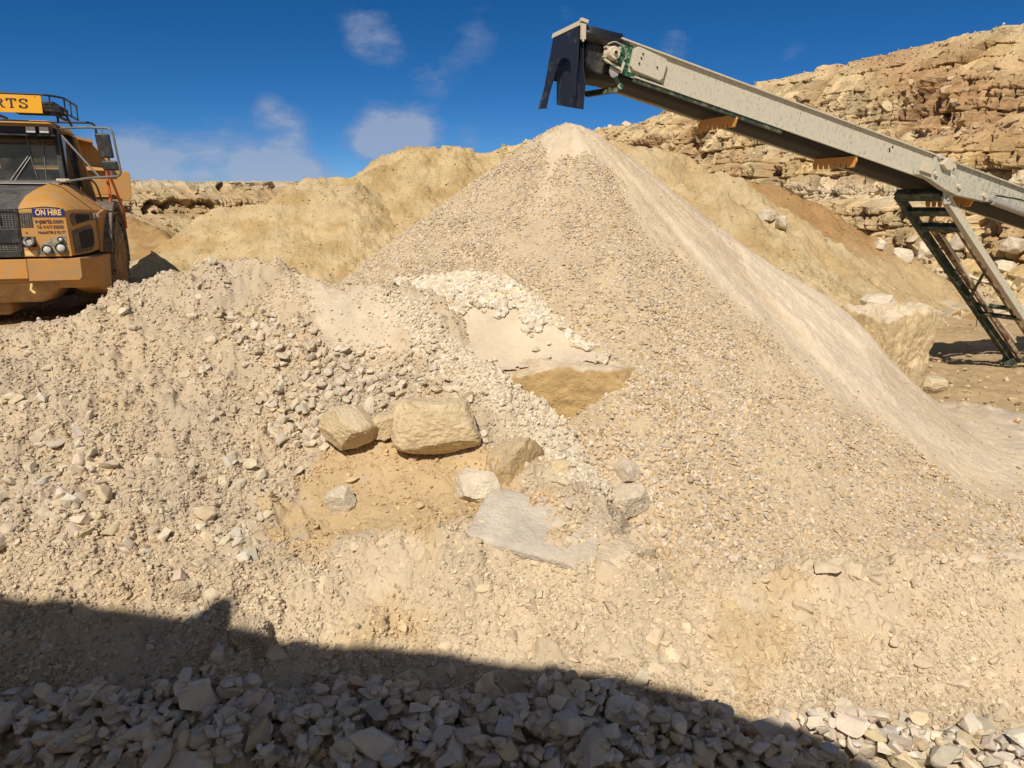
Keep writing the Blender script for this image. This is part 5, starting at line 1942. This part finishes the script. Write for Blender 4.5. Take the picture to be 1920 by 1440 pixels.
# the front wall of the engine cover, either side of the grille
for sg in (1, -1):
    mb = MB()
    out_ = [(.575, 1.20), (1.31, 1.20), (1.28, 1.93), (1.20, 1.985), (.98, 2.0), (.60, 1.97), (.575, 1.95)]
    mb.prism([(sg * p, q) for p, q in out_], lambda p, q, d: (p, d, q), -.015, .03)
    mb.build('front_panel', M['orange'], T, .01)
g = MB()
g.box(-.575, .575, .0, .06, 1.20, 1.97)
gr = g.build('grille', M['mesh'], T)
mb = MB()
mb.box(-.57, .57, -.045, -.001, 1.43, 1.66)
mb.box(-.57, .57, -.05, -.001, 1.20, 1.30)
mb.box(-.57, .57, -.03, -.001, 1.93, 1.99)
for sg in (1, -1):
    mb.box(sg * .57 - .03, sg * .57 + .03, -.035, -.0165, 1.2, 1.96)
mb.build('grille_frame', M['black'], gr, .01)
mb = MB()
for i in range(26):
    x_ = -.54 + i * .0432
    mb.box(x_ - .005, x_ + .005, -.012, -.001, 1.31, 1.43)
    mb.box(x_ - .005, x_ + .005, -.012, -.001, 1.66, 1.93)
for i in range(9):
    z_ = 1.69 + i * .03
    mb.box(-.54, .54, -.010, -.0015, z_ - .004, z_ + .004)
for i in range(4):
    z_ = 1.325 + i * .03
    mb.box(-.54, .54, -.010, -.0015, z_ - .004, z_ + .004)
mb.build('grille_mesh', M['steel'], gr)
MB().box(.16, .34, -.03, -.013, 1.74, 1.86).build('badge_plate', M['black'], gr)
for sg in (1, -1):
    v_ = MB().box(sg * .70 - .09, sg * .70 + .09, -.022, -.016, 1.68, 1.92).build('side_grille', M['mesh'], T)
    mb = MB()
    for i in range(5):
        x_ = sg * .70 - .07 + i * .035
        mb.box(x_ - .004, x_ + .004, -.03, -.0225, 1.69, 1.91)
    mb.build('slat', M['steel'], v_)
    # tow shackle in its recess
    MB().box(sg * .70 - .12, sg * .70 + .10, -.02, -.016, 1.36, 1.53).build('shackle_recess', M['dark'], T)
    sh = MB().tube(smooth_path([(sg * .66, -.02, 1.50), (sg * .64, -.10, 1.44), (sg * .70, -.12, 1.38), (sg * .78, -.10, 1.43), (sg * .76, -.02, 1.50)]), .03, 10).build('tow_shackle', M['steel'], T)
    MB().lathe([(0, .001), (0, .045), (.05, .045)], (sg * .72, -.10, 1.44), (0, 1, 0), 12).build('shackle_pin', M['white'], sh)
    # headlight cluster
    poly = [(.80, 1.235), (.83, 1.34), (.90, 1.43), (1.02, 1.50), (1.25, 1.56), (1.25, 1.24)]
    hb = MB().prism([(sg * p, q) for p, q in poly], lambda p, q, d: (p, d, q), -.022, -.016).build('headlight_unit', M['lamp_bed'], T)
    for x_, z_, r_ in ((.95, 1.32, .075), (1.155, 1.345, .08), (1.17, 1.48, .045)):
        MB().lathe([(-.05, .001), (-.045, r_ * .6), (-.035, r_ * .8), (-.02, r_ * .82)], (sg * x_, -.015, z_), (0, 1, 0), 20).build('headlight', M['lamp'], hb)
        MB().lathe([(-.02, r_ * .84), (-.055, r_ * .9), (-.06, r_), (-.02, r_ * 1.06)], (sg * x_, -.015, z_), (0, 1, 0), 20).build('headlight_ring', M['black'], hb)
MB().box(.62, .80, -.02, -.0155, 1.22, 1.30).build('warning_plate', M['gold'], T)
pl = MB().box(.80, 1.27, -.026, -.016, 1.855, 1.985).build('hire_plate', M['blue'], T)
text('ON HIRE', pl, M['gold'], 1.035, -.029, 1.92, .13, bold=.004, width=.38)
text('v-parts.com', T, M['navy'], 1.03, -.019, 1.78, .11, bold=.002, width=.42)
text('Tel. 01673 828282', T, M['navy'], 1.04, -.019, 1.685, .075, width=.40)
text('Mob: 0798 8 95177', T, M['navy'], 1.05, -.019, 1.595, .07, width=.40)
for sg in (1, -1):
    mb = MB()
    mb.tube([(sg * p[0], 1.2, p[1] + .006) for p in HOOD[4][1][2:6]], .007, 5)
    mb.build('panel_seam', M['dark'], T)
    mb = MB()
    mb.tube([(sg * .60, -.018, 1.98), (sg * .60, -.018, 1.22)], .006, 5)
    mb.build('panel_seam', M['dark'], T)
    mb = MB()
    for p in ((.68, 1.60), (.68, 1.34), (1.24, 1.23), (1.22, 1.9), (.95, 1.60)):
        mb.lathe([(-.012, .001), (-.012, .014), (0, .016)], (sg * p[0], -.015, p[1]), (0, 1, 0), 8)
    mb.build('bolt', M['steel'], T)
# side vents and badge
for sg in (1, -1):
    def side(y, z, d, sg=sg):
        x_ = np.interp(y, [0, .1, .35, .75, 1.2, 1.7], [1.31, 1.335, 1.38, 1.45, 1.53, 1.62]) - (z - 1.21) * .055
        return (sg * (x_ + d), y, z)
    for nm, poly, m_, d0, d1 in (('side_vent', [(.16, 1.70), (.12, 1.86), (.24, 1.91), (1.02, 1.90), (1.02, 1.78)], 'flare', .012, .024),
                                 ('side_vent', [(.12, 1.24), (.10, 1.60), (.30, 1.64), (.98, 1.70), (1.06, 1.62), (1.0, 1.34), (.8, 1.26)], 'flare', .012, .024)):
        vt = MB().prism(poly, lambda p, q, d: side(p, q, d), d0, d1).build(nm, M[m_], T)
        cx_, cz_ = np.mean([p for p, q in poly]), np.mean([q for p, q in poly])
        MB().prism([(cx_ + .08 + (p - cx_) * .68, cz_ + (q - cz_) * .72) for p, q in poly], lambda p, q, d: side(p, q, d), d1, d1 + .006).build('vent_opening', M['dark'], vt)
    MB().prism([(1.04, 1.77), (1.04, 1.90), (1.60, 1.90), (1.58, 1.82)], lambda p, q, d: side(p, q, d), .012, .022).build('badge_strip', M['flare'], T)
    MB().lathe([(0, .001), (.02, .03), (.02, .06), (0, .07)], side(1.52, 1.62, .02), (sg, 0, 0), 16).build('side_lamp', M['flare'], T)
bo = text('B  VOLVO', T, M['white'], 1.575, 1.28, 1.855, .13, rz=80, bold=.004, width=.46)
# wheel guards: orange shoulder and grey rubber flare round the tyre
WY, WZ, WR = 2.45, .93, .93
for sg in (1, -1):
    mb = MB()
    side_p = [(1.22, 1.20), (1.30, 1.90), (1.62, 1.97), (2.1, 1.97), (1.75, 1.70), (1.55, 1.45), (1.46, 1.20)]
    mb.prism(side_p, lambda p, q, d: (sg * (1.52 + (p - 1.2) * .16 + d), p, q), .0, .05)
    mb.build('fender', M['orange_low'], T, .01)
    mb = MB()
    k = 22
    for i in range(k):
        t0, t1 = R(168 - i * 172 / k), R(168 - (i + 1) * 172 / k)
        q = []
        for t in (t0, t1):
            for rr_, xx in ((1.06, 1.40), (1.06, 1.74), (1.17, 1.74), (1.17, 1.40)):
                q.append((sg * xx, WY - rr_ * math.cos(math.pi - t) * -1 * -1, WZ + .03 + rr_ * math.sin(t)))
        mb.hexa([q[0], q[1], q[2], q[3], q[4], q[5], q[6], q[7]])
    mb.build('wheel_flare', M['flare'], T)


def wheel(parent, x, y, sg, nm='wheel'):
    w0 = .36
    prof = [(-w0, .48), (-w0, .62), (-w0 - .02, .74), (-w0 + .02, .86), (-w0 + .07, .91), (0, .925), (w0 - .07, .91), (w0 - .02, .86), (w0 + .02, .74), (w0, .62), (w0, .48)]
    ty = MB().lathe(prof, (x, y, .93), (1, 0, 0), 40).build(nm, M['tyre'], parent)
    mb = MB()
    for i in range(26):
        for side_ in (1, -1):
            t = (i + .5 * (side_ > 0)) * 2 * math.pi / 26
            c_, s_ = math.cos(t), math.sin(t)
            c2, s2 = math.cos(t + .13), math.sin(t + .13)
            xx0, xx1 = x + side_ * .02, x + side_ * (w0 + .025)
            P_ = lambda xx, cc, ss, rr: (xx, y + rr * cc, .93 + rr * ss)
            mb.hexa([P_(xx0, c_, s_, .90), P_(xx1, c_, s_, .84), P_(xx1, c2, s2, .84), P_(xx0, c2, s2, .90), P_(xx0, c_, s_, .955), P_(xx1, c_, s_, .94), P_(xx1, c2, s2, .94), P_(xx0, c2, s2, .955)])
    mb.build('tread', M['tyre'], ty)
    MB().lathe([(sg * (w0 - .02), .50), (sg * (w0 + .02), .47), (sg * (w0 - .08), .40), (sg * (w0 - .14), .25), (sg * (w0 - .02), .2), (sg * (w0 - .02), .001)], (x, y, .93), (1, 0, 0), 28).build('rim', M['mud'], ty)


for sg in (1, -1):
    wheel(T, sg * 1.36, WY, sg)
# bumper: flat middle, chamfered and flared corners
plan_b = [(-1.68, 1.42), (-1.62, .55), (-1.42, .0), (1.42, .0), (1.62, .55), (1.68, 1.42), (1.3, 1.42), (1.2, .5), (-1.2, .5), (-1.3, 1.42)]
mb = MB()
n = len(plan_b)
lev = [(1.17, 1.0, 0), (.80, .985, .02), (.66, .95, .12)]
for z_, k_, dy in lev:
    mb.v += [(p * k_, q + dy, z_ - (.25 * np.clip((q - .3) / 1.1, 0, 1) if z_ < 1.0 else 0)) for p, q in plan_b]
for L_ in range(len(lev) - 1):
    for i in range(n):
        j = (i + 1) % n
        mb.f.append((L_ * n + i, L_ * n + j, (L_ + 1) * n + j, (L_ + 1) * n + i))
        mb.sm.append(False)
mb.f += [(1, 2, 3, 4, 7, 8), (4, 5, 6, 7), (0, 1, 8, 9)] + [tuple(2 * n + i for i in (1, 2, 3, 4, 7, 8))[::-1], tuple(2 * n + i for i in (4, 5, 6, 7))[::-1], tuple(2 * n + i for i in (0, 1, 8, 9))[::-1]]
mb.sm += [False] * 6
bp = mb.build('bumper', M['orange_low'], T, .025)
MB().box(-.62, .62, -.025, -.002, .84, 1.165).build('bumper_plate', M['orange'], bp, .01)
MB().prism([(.62, .80), (1.38, .80), (1.42, .86), (1.42, 1.16), (.62, 1.16)], lambda p, q, d: (p, d, q), -.012, -.002).build('bumper_face', M['orange_low'], bp, .01)
MB().tube([(.66, -.04, .76), (.64, -.06, .66), (.70, -.08, .60)], .022, 8).build('hook', M['gold'], bp)
mb = MB()
mb.hexa([(-.95, .25, .42), (.75, .25, .42), (.75, 1.6, .36), (-.95, 1.6, .36), (-1.1, .02, .79), (1.15, .02, .79), (1.15, 1.6, .79), (-1.1, 1.6, .79)])
mb.build('belly_plate', M['mud'], T, .04)
mb = MB()
mb.box(-1.0, .2, .4, 1.2, .20, .42)
mb.build('skid_plate', M['mud'], T, .05)
MB().box(-.5, .5, 1.5, 4.4, .7, 1.6).build('chassis', M['mud'], T)
MB().tube([(-1.2, WY, .93), (1.2, WY, .93)], .24, 12).build('axle', M['mud'], T)
# cab
CBW, CTW, Y0, Y1 = 1.0, .93, 1.72, 3.3
cab = MB().box(-CBW, CBW, 1.8, Y1, 1.95, 2.44).build('cab', M['black'], T)
mb = MB()
for sg in (1, -1):
    mb.bar((sg * CBW, Y0, 2.42), (sg * CTW, Y0 + .16, 3.40), .07, .09, up=(0, 1, 0))
    mb.bar((sg * (CBW + .0), 2.12, 2.42), (sg * (CTW + .01), 2.16, 3.40), .05, .06, up=(0, 1, 0))
    mb.bar((sg * CBW, Y1 - .05, 2.42), (sg * CTW, Y1 - .05, 3.40), .09, .1, up=(0, 1, 0))
mb.bar((-CTW, Y0 + .16, 3.37), (CTW, Y0 + .16, 3.37), .1, .1)
mb.bar((-CTW, Y1 - .05, 3.37), (CTW, Y1 - .05, 3.37), .1, .1)
mb.box(-CBW, CBW, Y1 - .04, Y1, 2.42, 2.75)
mb.build('cab_frame', M['black'], cab)
MB().hexa([(-.96, Y0 + .02, 2.45), (.96, Y0 + .02, 2.45), (.96, Y0 + .03, 2.45), (-.96, Y0 + .03, 2.45), (-.90, Y0 + .17, 3.33), (.90, Y0 + .17, 3.33), (.90, Y0 + .18, 3.33), (-.90, Y0 + .18, 3.33)]).build('windscreen', M['glass'], cab)
for sg in (1, -1):
    MB().hexa([(sg * .985, Y0 + .06, 2.45), (sg * .99, Y1 - .1, 2.45), (sg * .98, Y1 - .1, 2.45), (sg * .975, Y0 + .06, 2.45), (sg * .92, Y0 + .2, 3.33), (sg * .925, Y1 - .1, 3.33), (sg * .915, Y1 - .1, 3.33), (sg * .91, Y0 + .2, 3.33)]).build('side_window', M['glass'], cab)
MB().box(-.85, .85, Y1 - .02, Y1 - .01, 2.78, 3.3).build('rear_window', M['glass'], cab)
# interior: seat, wheel, dash
mb = MB()
mb.box(-.28, .28, 2.5, 2.95, 2.42, 2.62)
mb.box(-.27, .27, 2.9, 3.05, 2.6, 3.22)
mb.build('driver_seat', M['seat'], cab, .04)
MB().tube([(.19 * math.cos(t) + .0, 2.18 + .06 * math.sin(t), 2.72 + .19 * math.sin(t)) for t in np.linspace(0, 2 * math.pi, 20)], .016, 6).build('steering_wheel', M['black'], cab)
MB().box(-.85, .85, 1.86, 2.05, 2.42, 2.56).build('dashboard', M['black'], cab, .03)
for sg in (1, -1):
    mb = MB()
    mb.hexa([(sg * 1.02, 3.32, 1.96), (sg * 1.30, 3.32, 1.96), (sg * 1.30, 3.45, 1.96), (sg * 1.02, 3.45, 1.96), (sg * .96, 3.30, 3.40), (sg * 1.01, 3.30, 3.40), (sg * 1.01, 3.45, 3.40), (sg * .96, 3.45, 3.40)])
    mb.build('rear_pillar', M['orange_low'], cab, .01)
# cowl and scuttle below the windscreen
mb = MB()
mb.hexa([(-.98, 1.45, 2.42), (.98, 1.45, 2.42), (1.02, 1.78, 2.44), (-1.02, 1.78, 2.44), (-.94, 1.5, 2.47), (.94, 1.5, 2.47), (1.0, 1.78, 2.50), (-1.0, 1.78, 2.50)])
mb.build('cowl', M['steel'], cab, .01)
MB().box(.90, 1.12, 1.60, 1.80, 2.46, 2.52).build('mirror_foot', M['cream'], cab, .01)
# wipers
for pts in ([(.15, 1.72, 2.49), (.50, 1.80, 2.97)], [(.22, 1.72, 2.49), (.53, 1.80, 2.95)], [(.47, 1.83, 3.27), (.49, 1.80, 2.97), (.58, 1.735, 2.52)], [(.72, 1.83, 3.2), (.72, 1.74, 2.47)]):
    MB().tube(pts, .009, 6).build('wiper', M['steel'], cab)
# roof with visor and work lamps
mb = MB()
mb.hexa([(-1.0, 1.55, 3.42), (1.0, 1.55, 3.42), (1.02, 3.4, 3.42), (-1.02, 3.4, 3.42), (-.86, 1.68, 3.54), (.86, 1.68, 3.54), (.90, 3.35, 3.56), (-.90, 3.35, 3.56)])
mb.build('roof', M['orange'], cab, .03)
MB().box(-.92, .92, 1.60, 1.84, 3.30, 3.42).build('visor', M['black'], cab, .01)
for x_ in (-.83, -.62, .62, .83):
    lb = MB().box(x_ - .085, x_ + .085, 1.50, 1.60, 3.30, 3.42).build('work_lamp', M['black'], cab, .015)
    MB().box(x_ - .072, x_ + .072, 1.49, 1.4995, 3.31, 3.41).build('lamp_glass', M['lamp'], lb, .0)
MB().box(-.98, .98, 1.53, 1.60, 3.26, 3.295).build('lamp_bar', M['black'], cab)
# roof rack, sign board
mb = MB()
RK = [(1.02, 1.36), (1.20, 1.52), (1.20, 2.7)]
for z_ in (3.66, 3.92):
    mb.tube(smooth_path([(-1.2, 2.7, z_), (-1.2, 1.5, z_), (-.95, 1.34, z_ + .02), (.95, 1.34, z_ + .02), (1.2, 1.5, z_), (1.2, 2.7, z_)]), .018, 8)
for x_, y_ in ((1.0, 1.38), (1.2, 1.55), (1.2, 2.1), (1.2, 2.7), (-1.2, 1.55), (-1.2, 2.7), (-1.0, 1.38)):
    mb.tube([(x_, y_, 3.66), (x_, y_, 3.93)], .014, 6)
for x_ in (-1.0, 0, 1.0):
    mb.bar((x_, 1.4, 3.65), (x_, 2.7, 3.65), .04, .04)
    mb.bar((x_, 1.9, 3.53), (x_, 1.9, 3.65), .05, .03)
mb.tube([(1.2, 1.5, 3.66), (1.24, 1.75, 3.46)], .022, 8)
mb.tube(smooth_path([(.4, 2.9, 3.62), (1.45, 2.9, 3.64), (1.47, 2.9, 3.36)]), .022, 8)
mb.build('roof_rack', M['black'], T)
bx = MB().box(.30, 1.12, 1.62, 2.3, 3.68, 3.80).build('tool_box', M['dark'], T, .02)
MB().box(.5, 1.0, 1.7, 2.2, 3.805, 3.88).build('tool_box_lid', M['black'], bx, .02)
sgn_ = MB().box(-.89, .89, 1.28, 1.30, 3.62, 3.915).build('sign_board', M['yellow_sign'], T, .004)
slab_text('V-PARTS', sgn_, M['navy'], -.50, .725, 1.277, 3.775, .155)
mb = MB()
for x_, z_ in ((.80, 3.90), (.0, 3.90), (-.8, 3.90)):
    mb.lathe([(-.006, .001), (-.006, .008), (0, .008)], (x_, 1.28, z_), (0, 1, 0), 8)
mb.build('screw', M['dark'], sgn_)
MB().tube(smooth_path([(-.9, 1.36, 3.97), (.1, 1.36, 3.98), (.35, 1.36, 3.95)]), .02, 8).build('light_bar', M['black'], T)
# mirrors on their bracket
for sg in (1, -1):
    br_ = MB()
    br_.tube(smooth_path([(sg * 1.0, 1.60, 3.40), (sg * 1.55, 1.3, 3.41), (sg * 1.98, 1.12, 3.39), (sg * 2.06, 1.1, 2.56), (sg * 1.5, 1.3, 2.53), (sg * 1.05, 1.62, 2.47)]), .021, 8)
    br_.tube([(sg * 1.02, 1.62, 3.36), (sg * 1.68, 1.24, 2.54)], .019, 8)
    br_.tube([(sg * 1.80, 1.18, 3.40), (sg * 1.82, 1.17, 3.32)], .012, 6)
    br_.tube([(sg * 1.87, 1.18, 2.88), (sg * 1.90, 1.16, 2.54)], .017, 8)
    bk = br_.build('mirror_bracket', M['rail'], T)
    m1 = MB()
    m1.hexa([(sg * 1.72, 1.16, 2.88), (sg * 1.96, 1.10, 2.88), (sg * 1.96, 1.24, 2.88), (sg * 1.72, 1.28, 2.88), (sg * 1.68, 1.16, 3.30), (sg * 1.92, 1.10, 3.30), (sg * 1.92, 1.24, 3.30), (sg * 1.68, 1.28, 3.30)])
    m1.build('mirror', M['black'], bk, .025)
    m2 = MB()
    m2.hexa([(sg * 1.76, 1.16, 2.66), (sg * 2.02, 1.10, 2.66), (sg * 2.02, 1.22, 2.66), (sg * 1.76, 1.26, 2.66), (sg * 1.74, 1.16, 2.83), (sg * 2.0, 1.10, 2.83), (sg * 2.0, 1.22, 2.83), (sg * 1.74, 1.26, 2.83)])
    m2.build('mirror', M['black'], bk, .025)
# orange handrails beside the cab
mb = MB()
mb.tube(smooth_path([(1.66, 2.2, 2.72), (1.68, 2.25, 2.12), (1.60, 2.3, 1.98)]), .028, 8)
mb.build('handrail', M['hose'], T)
MB().tube([(1.72, 1.9, 2.75), (1.84, 2.6, 1.95), (1.84, 2.7, 1.6)], .026, 8).build('handrail', M['hose'], T)
MB().tube(smooth_path([(1.12, 3.0, 2.62), (1.32, 3.1, 2.5), (1.40, 3.1, 2.12)]), .02, 8).build('handrail', M['mud'], T)
MB().box(1.45, 1.72, 2.9, 3.3, 1.9, 2.12).build('step_box', M['cream'], T, .03)
# exhaust and hoses between the two halves, dark
MB().box(-.9, .9, 3.5, 4.0, 1.2, 2.3).build('engine_bay', M['mud'], T, .05)
# rear half: chassis, wheels, dump body; it is swung a little on its joint
ART = R(15)
JX = Matrix.Translation((0, 3.75, 0)) @ Matrix.Rotation(ART, 4, 'Z') @ Matrix.Translation((0, -3.75, 0))


def rear(o):
    o.matrix_local = JX
    return o


def fp(x, z, y):
    return (x, y, z)


hb_half = [(0, 3.52), (.70, 3.50), (1.30, 3.36), (1.50, 3.24), (1.74, 2.90), (1.78, 2.80), (1.95, 2.80), (2.0, 2.74), (1.98, 2.24), (1.90, 2.14), (1.80, 2.16), (1.62, 2.28), (0, 2.22)]
outl = hb_half + [(-p, q) for p, q in hb_half[::-1][1:-1]]
mb = MB()
mb.prism(outl, lambda p, q, d: (p, 4.35 + d + (q - 2.2) * .12, q), 0, .07)
body = rear(mb.build('dump_body', M['orange'], T, .015))
mb = MB()                                            # spill guard leaning forward over the headboard, with side gussets
top = [(-1.32, 3.36), (-.70, 3.50), (.70, 3.50), (1.32, 3.36)]
for (p0, q0), (p1, q1) in zip(top[:-1], top[1:]):
    mb.hexa([(p0, 4.50, q0), (p1, 4.50, q1), (p1, 4.50, q1 - .03), (p0, 4.50, q0 - .03), (p0 * .97, 4.02, q0 + .05), (p1 * .97, 4.02, q1 + .05), (p1 * .97, 4.02, q1 + .0), (p0 * .97, 4.02, q0 + .0)])
mb.build('spill_guard', M['orange'], body)
mb = MB()
mb.hexa([(-1.62, 4.30, 2.80), (1.62, 4.30, 2.80), (1.62, 4.42, 2.76), (-1.62, 4.42, 2.76), (-1.58, 4.36, 2.88), (1.58, 4.36, 2.88), (1.58, 4.44, 2.90), (-1.58, 4.44, 2.90)])
mb.build('stiffener', M['orange'], body)
mb = MB()
for sg in (1, -1):
    mb.hexa([(sg * 1.72, 4.5, 2.2), (sg * 1.80, 4.5, 2.2), (sg * 1.80, 9.6, 2.5), (sg * 1.72, 9.6, 2.5), (sg * 1.74, 4.5, 2.85), (sg * 1.82, 4.5, 2.85), (sg * 1.82, 9.8, 2.85), (sg * 1.74, 9.8, 2.85)])
    mb.hexa([(sg * 1.0, 4.5, 1.55), (sg * 1.75, 4.5, 2.2), (sg * 1.75, 9.6, 2.5), (sg * 1.0, 9.2, 1.9), (sg * 1.0, 4.5, 1.62), (sg * 1.72, 4.5, 2.28), (sg * 1.72, 9.6, 2.56), (sg * 1.0, 9.2, 1.96)])
mb.box(-1.0, 1.0, 4.5, 9.0, 1.55, 1.62)
mb.build('body_side', M['orange_low'], body)
rear(MB().box(-.45, .45, 3.9, 9.0, .8, 1.35).build('rear_chassis', M['mud'], T))
rear(MB().box(-1.75, 1.78, 4.42, 4.48, .55, 2.24).build('mud_screen', M['mud'], T))
for y_ in (5.9, 7.9):
    for sg in (1, -1):
        k = len(T.children)
        before = set(T.children)
        wheel(T, sg * 1.36, y_, sg)
        for o in set(T.children) - before:
            rear(o)

# ------------------------------------------------------------------ the machine behind the viewer, whose long upper edge shades the foreground
edge = []
for u, v in [(-700, 1030)] + edge_pix + [(1900, 1600)]:
    t = np.arange(2.4, 6, .01)
    d = pix_dir(u, v)
    gap = CAMZ + d[2] * t - (near_raw(d[0] * t, d[1] * t) + .02)
    i = int(np.argmax(gap < 0)) if (gap < 0).any() else len(t) - 1
    w_ = Vector(at(u, v, t[i]))
    edge.append(w_ - SUN_TRAVEL * ((w_.y + .9) / SUN_TRAVEL.y))
mac = empty('screening_machine', (0, -1.6, -.45))
tag(mac, 'large dusty machine behind the viewer casting the shadow over the bottom rocks', 'machine')
mb = MB()
pts = [(p.x, p.z + 0.0) for p in edge]
pts = sorted(pts)
poly = pts + [(pts[-1][0] + .6, pts[-1][1] - 1.0), (pts[-1][0] + .6, -.0), (pts[0][0], .0)]
mb.prism(poly, lambda p, q, d: (p, d + 1.6, q + .45), -.9, -.96)
pan = mb.build('hopper_side', M['green_far'], mac)
mb = MB()
mb.prism([(p, q - .05) for p, q in pts] + [(pts[-1][0] + .6, .4), (pts[0][0], .4)], lambda p, q, d: (p, d + 1.6, q + .45), -2.9, -2.96)
mb.build('hopper_side', M['green_far'], mac)
mb = MB()
for i in range(9):
    x_ = pts[0][0] + .3 + i * (pts[-1][0] - pts[0][0]) / 9
    zt_ = float(np.interp(x_, [p for p, q in pts], [q for p, q in pts])) - .12
    mb.box(x_ - .04, x_ + .04, .70, .78 - .14 + .06, .7, zt_ + .45)
mb.build('rib', M['green_dark'], pan)
MB().box(pts[0][0] + .1, pts[-1][0], -1.2, .6, .45, 1.2).build('chassis', M['green_dark'], mac)
MB().box(pts[0][0] + .3, pts[-1][0], -.9, -.4, .0, .45).build('track', M['black'], mac, .1)
bump = None
t = np.arange(2.4, 6, .01)
d = pix_dir(424, 1142)
i = int(np.argmax(CAMZ + d[2] * t - near_raw(d[0] * t, d[1] * t) < 0))
w_ = Vector(at(424, 1142, t[i]))
b_ = w_ - SUN_TRAVEL * ((w_.y + .9) / SUN_TRAVEL.y)
mb = MB()
mb.lathe([(-.26, .10), (-.10, .10), (-.05, .085), (.02, .08), (.055, .05), (.065, .001)], (b_.x, .67, b_.z + .45), (0, 0, 1), 20)
mb.build('beacon', M['guard'], mac)
